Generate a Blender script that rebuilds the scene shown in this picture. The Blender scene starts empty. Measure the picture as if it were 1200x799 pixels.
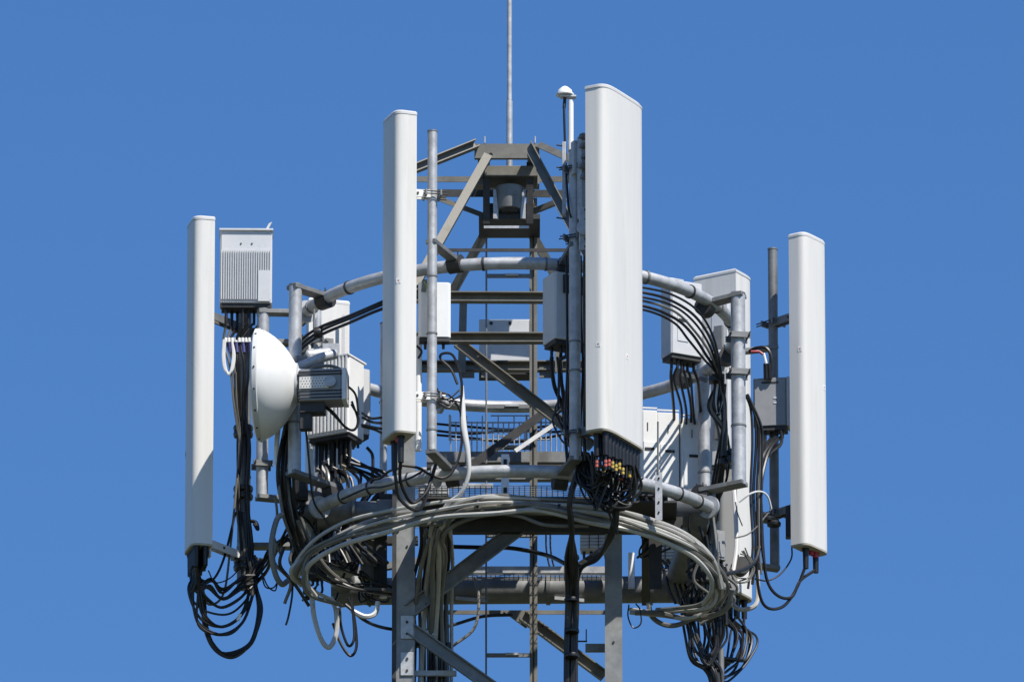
import bpy, math, random
from mathutils import Vector, Matrix
random.seed(7)
S = bpy.context.scene
COL = S.collection

# ------------------------------------------------------------------ camera, sky, sun, exposure
EL = math.radians(19.0)            # the photographer looks up at the tower head
DIST = 100.0                        # metres to the antenna ring
FPX = 15000.0                       # focal length in photo pixels (150 px per metre at the ring)
ZC = 34.2                          # height of the antenna ring above the ground
Fw = Vector((0, math.cos(EL), math.sin(EL)))
Up = Vector((0, -math.sin(EL), math.cos(EL)))
CAM = Vector((0, 0, ZC)) - Fw * DIST
cd = bpy.data.cameras.new('camera'); cam = bpy.data.objects.new('camera', cd); COL.objects.link(cam)
cam.location = CAM
cam.rotation_euler = (math.radians(90) + EL, 0, 0)
cd.sensor_width = 36; cd.lens = 36 * FPX / 1200
cd.clip_start = 0.5; cd.clip_end = 20000
S.camera = cam

SUN_EL = math.radians(53); SUN_AZ = math.radians(38)     # azimuth: to the right of straight behind the camera
sdir = Vector((math.sin(SUN_AZ) * math.cos(SUN_EL), -math.cos(SUN_AZ) * math.cos(SUN_EL), math.sin(SUN_EL)))
W = bpy.data.worlds.new('World'); S.world = W; W.use_nodes = True
nt = W.node_tree; nt.nodes.clear()
sky = nt.nodes.new('ShaderNodeTexSky'); sky.sky_type = 'NISHITA'; sky.sun_disc = False
sky.sun_elevation = SUN_EL
sky.sun_rotation = math.atan2(sdir.x, sdir.y)
sky.altitude = 0; sky.air_density = 1.0; sky.dust_density = 0.0; sky.ozone_density = 4.5
bg = nt.nodes.new('ShaderNodeBackground'); bg.inputs[1].default_value = 0.101
hs = nt.nodes.new('ShaderNodeHueSaturation')
hs.inputs['Saturation'].default_value = 1.24; hs.inputs['Hue'].default_value = 0.508; hs.inputs['Value'].default_value = 1.0
out = nt.nodes.new('ShaderNodeOutputWorld')
nt.links.new(sky.outputs[0], hs.inputs['Color']); nt.links.new(hs.outputs[0], bg.inputs[0]); nt.links.new(bg.outputs[0], out.inputs[0])
sl = bpy.data.lights.new('sun', 'SUN'); sl.energy = 4.7; sl.angle = math.radians(0.5); sl.color = (1.0, 0.95, 0.87)
so = bpy.data.objects.new('sun', sl); COL.objects.link(so)
so.rotation_euler = sdir.to_track_quat('Z', 'Y').to_euler(); so.location = (10, -10, 50)
S.view_settings.view_transform = 'Standard'; S.view_settings.look = 'None'
S.view_settings.gamma = 1; S.view_settings.exposure = 0.33; S.view_settings.use_curve_mapping = False
S.render.engine = 'CYCLES'

# ------------------------------------------------------------------ measuring: photo pixel + real depth -> world point
def P(px, py, d=0.0):
    """point at depth d (in 1/150 m behind the tower axis) seen at photo pixel px, py"""
    r = Fw + Vector((1, 0, 0)) * ((px - 600) / FPX) + Up * ((399.5 - py) / FPX)
    t = (d / 150.0 - CAM.y) / r.y
    return CAM + r * t
def U(v): return v / 150.0
def pts(l): return [P(*q) for q in l]
def catmull(p, n=8):
    if len(p) < 3: return list(p)
    q = [p[0] * 2 - p[1]] + list(p) + [p[-1] * 2 - p[-2]]
    o = []
    for i in range(1, len(q) - 2):
        a, b, c, d = q[i-1], q[i], q[i+1], q[i+2]
        for k in range(n):
            t = k / n
            o.append(0.5 * ((2*b) + (c-a)*t + (2*a-5*b+4*c-d)*t*t + (3*b-a-3*c+d)*t*t*t))
    o.append(q[-2]); return o

# ------------------------------------------------------------------ materials
MATS = {}
def mat(name, col, rough=0.5, metal=0.0, var=0.12, scale=6.0, stain=None, stain_amt=0.0, bump=0.0, stretch=(1,1,1), coat=0.0, fine=0.0):
    m = bpy.data.materials.new(name); m.use_nodes = True
    n = m.node_tree.nodes; l = m.node_tree.links
    b = n['Principled BSDF']; b.inputs['Roughness'].default_value = rough; b.inputs['Metallic'].default_value = metal
    tc = n.new('ShaderNodeTexCoord'); mp = n.new('ShaderNodeMapping'); mp.inputs['Scale'].default_value = stretch
    l.new(tc.outputs['Object'], mp.inputs['Vector'])
    nz = n.new('ShaderNodeTexNoise'); nz.inputs['Scale'].default_value = scale; nz.inputs['Detail'].default_value = 7
    nz.inputs['Roughness'].default_value = 0.62
    l.new(mp.outputs[0], nz.inputs['Vector'])
    cr = n.new('ShaderNodeValToRGB')
    cr.color_ramp.elements[0].position = 0.32; cr.color_ramp.elements[1].position = 0.68
    c0 = [max(0, c * (1 - var)) for c in col]; c1 = [min(1, c * (1 + var)) for c in col]
    cr.color_ramp.elements[0].color = (*c0, 1); cr.color_ramp.elements[1].color = (*c1, 1)
    l.new(nz.outputs['Fac'], cr.inputs[0])
    src = cr.outputs[0]
    if stain:
        n2 = n.new('ShaderNodeTexNoise'); n2.inputs['Scale'].default_value = scale * 0.6; n2.inputs['Detail'].default_value = 9
        n2.inputs['Roughness'].default_value = 0.7; n2.inputs['Distortion'].default_value = 0.4
        l.new(mp.outputs[0], n2.inputs['Vector'])
        r2 = n.new('ShaderNodeValToRGB'); r2.color_ramp.elements[0].position = 0.52; r2.color_ramp.elements[1].position = 0.72
        r2.color_ramp.elements[0].color = (0,0,0,1); r2.color_ramp.elements[1].color = (stain_amt,)*3 + (1,)
        l.new(n2.outputs['Fac'], r2.inputs[0])
        mx = n.new('ShaderNodeMixRGB'); l.new(r2.outputs[0], mx.inputs[0]); l.new(src, mx.inputs[1]); mx.inputs[2].default_value = (*stain, 1)
        src = mx.outputs[0]
    l.new(src, b.inputs['Base Color'])
    rr = n.new('ShaderNodeMapRange'); rr.inputs['To Min'].default_value = max(0.05, rough - 0.1); rr.inputs['To Max'].default_value = min(1, rough + 0.12)
    l.new(nz.outputs['Fac'], rr.inputs[0]); l.new(rr.outputs[0], b.inputs['Roughness'])
    if bump:
        bp = n.new('ShaderNodeBump'); bp.inputs['Strength'].default_value = bump; bp.inputs['Distance'].default_value = 0.004
        n3 = n.new('ShaderNodeTexNoise'); n3.inputs['Scale'].default_value = scale * 9; n3.inputs['Detail'].default_value = 4
        l.new(tc.outputs['Object'], n3.inputs['Vector']); l.new(n3.outputs['Fac'], bp.inputs['Height']); l.new(bp.outputs[0], b.inputs['Normal'])
    MATS[name] = m; return m
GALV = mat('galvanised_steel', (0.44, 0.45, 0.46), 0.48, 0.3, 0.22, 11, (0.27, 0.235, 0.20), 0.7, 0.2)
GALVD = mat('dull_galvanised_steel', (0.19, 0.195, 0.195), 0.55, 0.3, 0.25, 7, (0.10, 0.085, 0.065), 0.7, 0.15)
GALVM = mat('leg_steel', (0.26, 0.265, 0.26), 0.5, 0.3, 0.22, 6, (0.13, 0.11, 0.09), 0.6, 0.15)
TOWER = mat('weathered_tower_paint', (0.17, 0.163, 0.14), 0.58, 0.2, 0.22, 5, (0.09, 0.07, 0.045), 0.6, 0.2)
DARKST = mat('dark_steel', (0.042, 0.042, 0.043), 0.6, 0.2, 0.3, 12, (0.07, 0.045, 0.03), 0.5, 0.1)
RADOME = mat('radome_white', (0.685, 0.67, 0.635), 0.42, 0.0, 0.035, 3.0, (0.50, 0.47, 0.41), 0.42, 0.02, (5.0, 5.0, 0.3))
RADOME2 = mat('radome_cap', (0.60, 0.60, 0.59), 0.45, 0.0, 0.04, 6.0, (0.42, 0.40, 0.36), 0.4)
UNDER = mat('radome_underside', (0.46, 0.43, 0.36), 0.6, 0.0, 0.12, 8.0, (0.2, 0.18, 0.13), 0.5)
RRUW = mat('unit_casting_light', (0.58, 0.59, 0.60), 0.5, 0.05, 0.04, 5.0, (0.42, 0.41, 0.38), 0.35, 0.04)
RRUG = mat('unit_casting_grey', (0.29, 0.295, 0.30), 0.5, 0.1, 0.06, 6.0, (0.17, 0.165, 0.16), 0.4, 0.04)
WHITE = mat('white_paint', (0.80, 0.80, 0.79), 0.45, 0.0, 0.03, 5.0, (0.6, 0.58, 0.54), 0.3)
BLACK = mat('black_cable_rubber', (0.010, 0.010, 0.011), 0.4, 0.0, 0.3, 20, (0.02, 0.019, 0.018), 0.6)
GREYC = mat('grey_cable_jacket', (0.43, 0.42, 0.39), 0.32, 0.0, 0.14, 5, (0.2, 0.18, 0.15), 0.6)
GREYC2 = mat('weathered_shaded_cable_jacket', (0.155, 0.15, 0.135), 0.34, 0.0, 0.18, 6, (0.09, 0.08, 0.07), 0.6)  # dark grey jacket; on the sweeping bundle its tone also stands for shade
WCAB = mat('white_cable_jacket', (0.66, 0.66, 0.65), 0.4, 0.0, 0.05, 6)
MAST = mat('shroud_grey', (0.105, 0.10, 0.092), 0.6, 0.0, 0.2, 7, (0.06, 0.055, 0.045), 0.6)
RED = mat('red_plug', (0.42, 0.03, 0.05), 0.45)
REDT = mat('red_tape', (0.50, 0.10, 0.08), 0.5)
YEL = mat('yellow_tape', (0.50, 0.36, 0.07), 0.5)
BLUET = mat('violet_blue_sleeve', (0.06, 0.06, 0.24), 0.5)
ORG = mat('warning_sticker_orange', (0.50, 0.26, 0.16), 0.6)
GRNY = mat('earth_wire_green', (0.35, 0.42, 0.10), 0.5)
SLOT = mat('slot_black', (0.02, 0.02, 0.022), 0.7)

# ------------------------------------------------------------------ mesh builder
class MB:
    def __init__(s): s.v = []; s.f = []
    def tube(s, p, r, n=8, cap=True):
        p = [q for i, q in enumerate(p) if i == 0 or (q - p[i-1]).length > 1e-5]
        if len(p) < 2: return s
        t = (p[1] - p[0]).normalized()
        a = Vector((0, 0, 1)) if abs(t.z) < 0.9 else Vector((1, 0, 0))
        x = t.cross(a).normalized(); b0 = len(s.v); rs = r if isinstance(r, (list, tuple)) else [r] * len(p)
        for i, q in enumerate(p):
            if i == 0: tt = p[1] - p[0]
            elif i == len(p) - 1: tt = p[-1] - p[-2]
            else: tt = p[i+1] - p[i-1]
            tt = tt.normalized(); x = x - tt * x.dot(tt)
            x = x.normalized() if x.length > 1e-6 else tt.orthogonal().normalized()
            y = tt.cross(x)
            for k in range(n):
                an = 2 * math.pi * k / n
                s.v.append(q + (x * math.cos(an) + y * math.sin(an)) * rs[min(i, len(rs)-1)])
        for i in range(len(p) - 1):
            for k in range(n):
                a1 = b0 + i*n + k; a2 = b0 + i*n + (k+1) % n
                s.f.append((a1, a2, a2 + n, a1 + n))
        if cap:
            s.f.append(tuple(b0 + k for k in reversed(range(n)))); e = b0 + (len(p)-1)*n
            s.f.append(tuple(e + k for k in range(n)))
        return s
    def cyl(s, a, b, r0, r1=None, n=14):
        return s.tube([a, b], [r0, r0 if r1 is None else r1], n)
    def box(s, c, X, Y, Z, hx, hy, hz, ch=0.0):
        # box with chamfered vertical (Z) edges
        if ch <= 0: prof = [(-hx,-hy),(hx,-hy),(hx,hy),(-hx,hy)]
        else: prof = [(-hx+ch,-hy),(hx-ch,-hy),(hx,-hy+ch),(hx,hy-ch),(hx-ch,hy),(-hx+ch,hy),(-hx,hy-ch),(-hx,-hy+ch)]
        return s.prism(prof, c - Z*hz, c + Z*hz, X, Y)
    def prism(s, prof, a, b, X, Y, s0=1.0, s1=1.0):
        b0 = len(s.v); n = len(prof)
        for q, sc in ((a, s0), (b, s1)):
            for x, y in prof: s.v.append(q + X*(x*sc) + Y*(y*sc))
        for k in range(n):
            k2 = (k+1) % n; s.f.append((b0+k, b0+k2, b0+n+k2, b0+n+k))
        s.f.append(tuple(b0+k for k in reversed(range(n)))); s.f.append(tuple(b0+n+k for k in range(n)))
        return s
    def bar(s, a, b, w, h, kind='L', face=None, t=None):
        """steel section from a to b. face: direction the wide leg looks towards"""
        d = (b - a).normalized()
        f = face or Vector((0, -1, 0)); f = (f - d*f.dot(d)).normalized(); x = d.cross(f).normalized()
        t = t or U(1.3)
        if kind == 'flat': pr = [(-w/2,-t/2),(w/2,-t/2),(w/2,t/2),(-w/2,t/2)]
        elif kind == 'L': pr = [(-w/2,0),(w/2,0),(w/2,-t),(-w/2+t,-t),(-w/2+t,-h),(-w/2,-h)]
        elif kind == 'R': pr = [(w/2,0),(w/2,-h),(w/2-t,-h),(w/2-t,-t),(-w/2,-t),(-w/2,0)]
        elif kind == 'F': pr = [(-w/2,0),(-w/2,h),(-w/2+t,h),(-w/2+t,t),(w/2-t,t),(w/2-t,h),(w/2,h),(w/2,0)]
        elif kind == 'E': pr = [(-w/2,0),(-w/2,h),(-w/2+t,h),(-w/2+t,t),(w/2,t),(w/2,0)]
        elif kind == 'C': pr = [(-w/2,0),(w/2,0),(w/2,-h),(w/2-t,-h),(w/2-t,-t),(-w/2+t,-t),(-w/2+t,-h),(-w/2,-h)]
        else: pr = [(-w/2,-h/2),(w/2,-h/2),(w/2,h/2),(-w/2,h/2)]
        return s.prism(pr, a, b, x, f)
    def lathe(s, o, ax, prof, n=32):
        """prof: list of (distance along ax, radius)"""
        ax = ax.normalized(); x = ax.orthogonal().normalized(); y = ax.cross(x); b0 = len(s.v)
        for d, r in prof:
            for k in range(n):
                an = 2*math.pi*k/n; s.v.append(o + ax*d + (x*math.cos(an) + y*math.sin(an))*max(r, 1e-4))
        for i in range(len(prof)-1):
            for k in range(n):
                a1 = b0+i*n+k; a2 = b0+i*n+(k+1) % n; s.f.append((a1, a2, a2+n, a1+n))
        s.f.append(tuple(b0+k for k in reversed(range(n)))); e = b0+(len(prof)-1)*n; s.f.append(tuple(e+k for k in range(n)))
        return s
    def bolt(s, c, n, r=U(1.3), h=U(1.2)):
        return s.cyl(c, c + n.normalized()*h, r, r, 6)
    def build(s, name, m, parent=None, bevel=0.0, base=None, label=None):
        if parent is not None:
            q = parent
            org = Vector((0, 0, 0))
            while q is not None: org += q.location; q = q.parent
            local = sum(s.v, Vector()) / len(s.v) - org          # child's own origin at its middle
        else:
            org = Vector((0, 0, 0)); mn = min(v.z for v in s.v); c = sum(s.v, Vector()) / len(s.v)
            local = Vector((c.x, c.y, mn))
        me = bpy.data.meshes.new(name)
        me.from_pydata([tuple(v - org - local) for v in s.v], [], s.f); me.materials.append(m)
        import bmesh
        bm = bmesh.new(); bm.from_mesh(me); bmesh.ops.recalc_face_normals(bm, faces=bm.faces); bm.to_mesh(me); bm.free()
        me.polygons.foreach_set('use_smooth', [True]*len(me.polygons)); me.set_sharp_from_angle(angle=math.radians(38)); me.update()
        o = bpy.data.objects.new(name, me); COL.objects.link(o); o.location = local
        if parent is not None: o.parent = parent
        if bevel:
            bv = o.modifiers.new('bevel', 'BEVEL'); bv.width = bevel; bv.segments = 2; bv.limit_method = 'ANGLE'; bv.angle_limit = math.radians(50)
        if label: o['label'] = label
        return o
def tag(o, label, cat, group=None, kind=None):
    if label: o['label'] = label
    if cat: o['category'] = cat
    if group: o['group'] = group
    if kind: o['kind'] = kind
    return o
def thing(name, label, cat, loc, group=None):
    o = bpy.data.objects.new(name, None); COL.objects.link(o); o.location = loc; o.empty_display_size = 0.1
    return tag(o, label, cat, group)
def solo(name, mb, m, label, cat, group=None, bevel=0):
    return tag(mb.build(name, m, None, bevel), label, cat, group)

XA, YA, ZA = Vector((1,0,0)), Vector((0,1,0)), Vector((0,0,1))
def frame(th):
    t = math.radians(th)
    return Vector((math.cos(t), math.sin(t), 0)), Vector((math.sin(t), -math.cos(t), 0))   # width axis, facing normal
NV = -YA                                     # towards the viewer, level

# ------------------------------------------------------------------ ground
g = MB()
g.v = [Vector((x, y, 0)) for x, y in ((-6000,-6000),(6000,-6000),(6000,6000),(-6000,6000))]; g.f = [(0,1,2,3)]
gm = mat('dry_grass_ground', (0.055, 0.06, 0.028), 0.95, 0, 0.35, 0.15, (0.10, 0.085, 0.055), 0.6)
gr = g.build('ground', gm); gr['kind'] = 'structure'

# ================================================================== TOWER
FD, BD = -121, 121                           # depth of the front and back faces
base = P(597, 799, 0); base.z = 0
T = thing('lattice_tower', 'grey brown steel lattice tower carrying all the antennas, capped by a four legged pyramid', 'tower', base)
def leg(px, d, inward, w):
    a = P(px, 352, d); b = Vector((a.x, a.y, 0))
    w = U(w); t = U(2.2)
    m = MB(); s = inward; sy = 1 if d < 0 else -1
    # angle section: face towards the outside, second flange on the outer edge runs into the tower
    pr = [(-s*w*0.5, 0), (s*w*0.5, 0), (s*w*0.5, sy*t), (-s*w*0.5+s*t, sy*t), (-s*w*0.5+s*t, sy*w*0.9), (-s*w*0.5, sy*w*0.9)]
    m.prism(pr, b, a, XA, YA)
    return m.build('leg', GALVM, T)
for px, s, w in ((476, 1, 22), (718, -1, 20)):
    L1 = leg(px, FD, s, w); leg(px, BD, s, w)
    if s == 1:
        MB().bar(P(463, 352, FD-1), Vector((P(463, 352, FD).x, U(FD-1), 0)), U(5), U(3), 'box').build('edge_strip', DARKST, L1)
    for yy in ([735, 778, 640] if s == 1 else [752]):
        c = P(px, yy, FD)
        if s == 1 and yy != 640:
            gp = MB().box(c - YA*U(1.2) + XA*U(1), XA, YA, ZA, U(7.6), U(0.8), U(14)).build('gusset_plate', GALV, L1, 0.003)
            for dz, br_ in ((6, 1.7), (-8, 1.5)): MB().bolt(c - YA*U(2) + XA*U(1) + ZA*U(dz), NV, U(br_)).build('bolt', DARKST, L1)
        else: MB().bolt(c - YA*U(0.1) + XA*U(1) , NV, U(1.4)).build('bolt', DARKST, L1)
def tb(name, a, b, w, h, kind='L', m=TOWER, face=None, t=None, par=None):
    return MB().bar(P(*a), P(*b), U(w), U(h), kind, face, U(t) if t else None).build(name, m, par or T)
# upper pyramid, front pair and back pair of legs
F0 = tb('pyramid_leg', (577, 172, -40), (477, 350, FD), 10, 8, 'L', TOWER)
tb('pyramid_leg', (619, 172, -40), (715, 350, FD), 10, 9, 'E', TOWER)
tb('pyramid_leg', (574, 262, 60), (528, 345, 100), 10, 8, 'L', TOWER)
tb('pyramid_leg', (617, 262, 60), (664, 345, 100), 10, 8, 'R', TOWER)
MB().bolt(P(575, 182, -42), NV, U(2.6), U(2)).build('bolt', DARKST, F0)
tb('upright', (543, 350, 95), (541, 436, 98), 9, 7, 'L', TOWER)
tb('upright', (654, 350, 95), (655, 436, 98), 9, 7, 'R', TOWER)
tb('upright', (480, 352, 95), (480, 436, 98), 9, 7, 'L', TOWER)
# apex frame
ap = tb('apex_plate', (556, 177, -44), (632, 177, -44), 18, 6, 'C', TOWER, t=1.6)
for q in (568, 627): MB().cyl(P(q, 168, -44), P(q, 160, -44), U(1), U(1), 6).build('bolt', GALV, ap)
tb('apex_plate', (556, 208, 40), (632, 208, 40), 16, 20, 'C', TOWER, t=1.6)
tb('apex_rail', (560, 178, -40), (560, 203, 40), 12, 10, 'L', TOWER, face=-XA)
tb('apex_rail', (628, 178, -40), (628, 203, 40), 12, 10, 'L', TOWER, face=XA)
MB().bar(P(568, 207, 0), P(630, 207, 0), U(13), U(40), 'box').build('mast_base_plate', TOWER, T, 0.004)
MB().lathe(P(597, 201, 0), ZA, [(0, U(7)), (U(2), U(6)), (U(3), U(3.4)), (U(5), U(3.4))], 16).build('mast_socket', GALV, T)
# cap braces running outwards
tb('outrigger', (557, 171, -44), (462, 209, -90), 10, 9, 'F', TOWER)
tb('outrigger', (631, 169, -44), (668, 186, -120), 9, 8, 'L', TOWER)
tb('cross_bar', (489, 210, 45), (668, 210, 45), 7, 6, 'L', TOWER)
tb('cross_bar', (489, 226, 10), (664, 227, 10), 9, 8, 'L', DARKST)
tb('brace', (505, 229, 0), (566, 252, 30), 6, 6, 'L', TOWER)
tb('brace', (662, 232, 0), (612, 252, 30), 6, 6, 'L', TOWER)
# dark box frame under the apex with a bucket
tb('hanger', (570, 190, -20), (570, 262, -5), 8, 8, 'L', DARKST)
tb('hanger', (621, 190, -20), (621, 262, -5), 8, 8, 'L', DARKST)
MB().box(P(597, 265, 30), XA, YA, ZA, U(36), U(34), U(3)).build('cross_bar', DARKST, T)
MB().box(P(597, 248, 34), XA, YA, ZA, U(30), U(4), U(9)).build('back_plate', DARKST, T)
tb('cross_bar', (567, 266, -32), (620, 266, -32), 3, 3, 'L', GALV)
bk = MB().lathe(P(597, 246, -6), ZA, [(0, U(14)), (U(3), U(14.5)), (U(27), U(16.5)), (U(28), U(12))], 24).build('lamp_housing', GALVD, T)
MB().lathe(P(597, 246, -6), -ZA, [(0, U(9)), (U(3), U(8)), (U(4), U(4))], 16).build('lamp_lens', DARKST, bk)
for sx in (581, 613):
    MB().bar(P(sx, 222, -10), P(sx, 256, -10), U(6), U(5), 'L').build('bracket', GALV, bk)
# horizontals of the upper tower
tb('cross_bar', (505, 293, -80), (690, 293, -80), 4, 5, 'L', DARKST)
tb('cross_bar', (474, 350, FD), (716, 351, FD), 12, 11, 'F', TOWER, t=1.5)
tb('cross_bar', (474, 398, FD+2), (716, 398, FD+2), 12, 11, 'F', TOWER, t=1.5)
tb('cross_bar', (474, 431, BD), (716, 431, BD), 12, 11, 'F', TOWER, t=1.5)
tb('cross_bar', (474, 399, -115), (474, 478, 115), 10, 10, 'L', TOWER, face=XA)
tb('cross_bar', (716, 399, -115), (716, 478, 115), 10, 10, 'L', TOWER, face=-XA)
for a, b in ((548, 545), (572, 590), (640, 636)):
    MB().box(P(a, 436, BD-6), XA, YA, ZA, U(8), U(1.4), U(7)).build('gusset_plate', TOWER, T)
tb('brace', (536, 402, -60), (694, 524, -60), 13, 7, 'F', TOWER, t=1.5)
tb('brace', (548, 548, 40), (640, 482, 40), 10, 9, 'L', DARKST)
tb('brace', (604, 528, 20), (654, 494, 30), 5, 4, 'L', GALV)
# below the platform: big crossing diagonals
tb('brace', (628, 604, FD+4), (480, 716, FD+2), 18, 6, 'F', GALVD, t=1.6)
tb('brace', (482, 738, FD+2), (590, 815, FD+2), 15, 6, 'F', GALVD, t=1.6)
tb('brace', (612, 722, 112), (708, 793, 112), 13, 9, 'F', TOWER, t=1.5)
MB().prism([(-U(22), 0), (U(12), 0), (U(12), -U(14)), (U(4), -U(20))], P(612, 716, 118), P(612, 717, 122), XA, ZA).build('gusset_plate', TOWER, T)
tb('cross_bar', (474, 717, BD), (716, 717, BD), 5, 8, 'L', TOWER)
tb('cross_bar', (690, 758, -80), (716, 758, -80), 8, 6, 'L', TOWER)
# more bays down to the ground so the tower stands on something
for k in range(9):
    y0 = 830 + k * 230
    for d in (FD, BD):
        tb('cross_bar', (474, y0, d), (716, y0, d), 9, 8, 'L', TOWER)
        tb('brace', (476, y0, d), (714, y0+228, d), 12, 9, 'L', TOWER)

for q in ((612, 183, -42), (485, 350, FD-1), (700, 350, FD-1), (545, 398, -66), (560, 418, -66), (545, 432, BD-9), (577, 432, BD-9), (640, 432, BD-9), (600, 208, 36), (575, 208, 36), (618, 208, 36), (500, 708, FD-1), (612, 612, FD+1), (625, 724, 108), (636, 733, 108)):
    MB().bolt(P(*q), NV, U(1.5), U(1.4)).build('bolt', DARKST, T)
# ladder: slotted rail with rungs beside a safety wire
lb = P(600, 799, 60); LD = thing('climbing_ladder', 'narrow slotted rail ladder running up the middle of the tower', 'ladder', Vector((lb.x, lb.y, P(600, 860, 60).z)))
ra = P(625, 232, 60); rb = P(625, 860, 60); rb.x = ra.x
rail = MB().bar(rb, ra, U(9), U(6), 'C', None, U(1)).build('rail', TOWER, LD)
MB().bar(rb - YA*U(0.6), ra - YA*U(0.6), U(1.6), U(1), 'box').build('slot_strip', SLOT, LD)
wa = P(570, 235, 60); wb = P(570, 860, 60); wb.x = wa.x
MB().cyl(wb, wa, U(1.3), n=6).build('stringer', GALVD, LD)
for yy in (323, 375, 425, 476, 524, 575, 627, 697, 767, 840):
    if yy in (375, 425, 575, 697): continue
    r = MB().bar(P(570, yy, 60), P(622, yy, 60), U(4.5), U(3), 'C', None, U(0.7)).build('rung', GALVD, LD)
    MB().box(P(600, yy-1, 58), XA, YA, ZA, U(8), U(1.6), U(1.3)).build('grip', GALV, r)
MB().box(P(622, 244, 57), XA, YA, ZA, U(3.3), U(3), U(18), U(1)).build('top_bracket', GALV, LD)

# lightning rod
a = P(597, 203, 0); b = P(597, -70, 0); b.x = a.x
lr = thing('lightning_rod', 'slim grey lightning rod rising from the tower apex out of the picture', 'rod', a)
MB().tube([a, a + ZA*U(90)], U(3.7), 12).build('lower_tube', GALV, lr)
MB().tube([a + ZA*U(90), b], U(2.9), 12).build('upper_tube', GALV, lr)

# ================================================================== RINGS AND SUPPORT FRAME
CX = P(603, 394, 0)
def ring(name, label, cy, R, r, m=GALV, a0=20, a1=380, segs=4):
    c = P(603, cy, 0); p = []
    T_ = thing(name, label, 'ring', Vector((c.x, 0, c.z - U(r))))
    for k in range(segs):
        q0 = math.radians(a0 + (a1-a0)*k/segs); q1 = math.radians(a0 + (a1-a0)*(k+1)/segs) - 0.012
        p = [Vector((c.x + U(R)*math.sin(q0 + (q1-q0)*i/24), -U(R)*math.cos(q0 + (q1-q0)*i/24), c.z)) for i in range(25)]
        s = MB().tube(p, U(r), 16).build('ring_pipe', m, T_)
        t = (p[1] - p[0]).normalized()
        MB().cyl(p[0] - t*U(2), p[0] + t*U(2), U(r+6), n=20).build('flange', m, s)
        if a1 - a0 < 359 and k == segs-1: MB().cyl(p[-1] - t*U(0.1), p[-1] + (p[-1]-p[-2]).normalized()*U(3), U(r+6), n=20).build('flange', m, s)
    return T_, c
R1, RC = ring('mounting_ring', 'upper round pipe ring the antenna poles are clamped to', 394, 258, 7.2)
R2, RC2 = ring('mounting_ring', 'curved lower pipe running around the cable bundles at platform level', 634, 258, 7.5, GALV, -61, 61, 3)

SF = thing('support_frame', 'heavy large bore pipe frame below the platform with coned flange joints', 'frame', P(600, 712, 165))
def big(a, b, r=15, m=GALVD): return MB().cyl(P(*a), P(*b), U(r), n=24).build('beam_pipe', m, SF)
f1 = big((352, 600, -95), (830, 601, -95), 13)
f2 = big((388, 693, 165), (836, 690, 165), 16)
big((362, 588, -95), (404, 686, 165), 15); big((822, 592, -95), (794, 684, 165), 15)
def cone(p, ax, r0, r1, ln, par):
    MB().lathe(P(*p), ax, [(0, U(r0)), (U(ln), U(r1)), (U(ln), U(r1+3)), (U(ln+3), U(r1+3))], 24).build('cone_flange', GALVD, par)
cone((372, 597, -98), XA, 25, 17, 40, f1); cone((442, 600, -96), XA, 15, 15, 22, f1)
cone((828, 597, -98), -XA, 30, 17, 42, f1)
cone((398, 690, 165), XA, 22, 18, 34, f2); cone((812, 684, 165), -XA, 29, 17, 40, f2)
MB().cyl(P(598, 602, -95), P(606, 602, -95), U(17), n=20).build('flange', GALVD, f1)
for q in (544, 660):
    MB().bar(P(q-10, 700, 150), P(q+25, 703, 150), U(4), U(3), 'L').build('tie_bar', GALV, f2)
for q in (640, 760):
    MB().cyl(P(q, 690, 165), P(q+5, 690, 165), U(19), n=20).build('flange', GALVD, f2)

# ================================================================== PLATFORM
PL = thing('platform', 'steel platform of channel beams and open grating beneath the upper tower', 'platform', P(600, 600, 0))
def pb(n, a, b, w, h, k='C', m=GALVD, face=None): return MB().bar(P(*a), P(*b), U(w), U(h), k, face, U(1.4)).build(n, m, PL)
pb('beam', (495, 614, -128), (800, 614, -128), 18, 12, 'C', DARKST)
wp = P(640, 616, -128); hp = P(640, 616, -128)
def shade_walk(x0, x1, d0, d1):
    c = (P(x0, 616, -128) + P(x1, 616, -128))/2; c = Vector((c.x, U((d0+d1)/2), hp.z + U(9)))
    return MB().box(c, XA, YA, ZA, U((x1-x0)/2), U((d1-d0)/2), U(1.2)).build('walkway_shade_plate', DARKST, PL)
for x0, x1, d0 in ((496, 602, -205), (604, 706, -205), (708, 792, -190)): shade_walk(x0, x1, d0, -120)  # solid plates added and reaching forward to throw shade on the legs below
pb('beam', (500, 535, 90), (668, 535, 90), 13, 10, 'C', GALVD)
pb('beam', (500, 546, 75), (662, 546, 75), 4, 30, 'L', DARKST)
pb('beam', (486, 556, 62), (700, 556, 62), 11, 12, 'C', GALVD)
pb('beam', (486, 569, 20), (578, 569, 20), 6, 4, 'L', GALV)
pb('beam', (380, 632, -20), (490, 632, -20), 9, 10, 'C', DARKST)
pb('beam', (545, 667, 118), (716, 667, 118), 8, 8, 'C', GALV)
pb('beam', (390, 672, 100), (500, 655, 100), 8, 8, 'C', GALVD)
for q in (440, 762):
    pb('post', (q, 624, -40), (q, 700, 150), 20, 10, 'C', DARKST, XA)
    pb('post', (q+6, 600, -60), (q+6, 690, -55), 15, 12, 'C', DARKST)
st = pb('hanger', (592, 532, -150), (592, 586, -150), 9, 5, 'C', WHITE)
for q in (541, 552, 574): MB().box(P(592, q, -151), XA, YA, ZA, U(2), U(1), U(3)).build('slot', SLOT, st)
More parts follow.
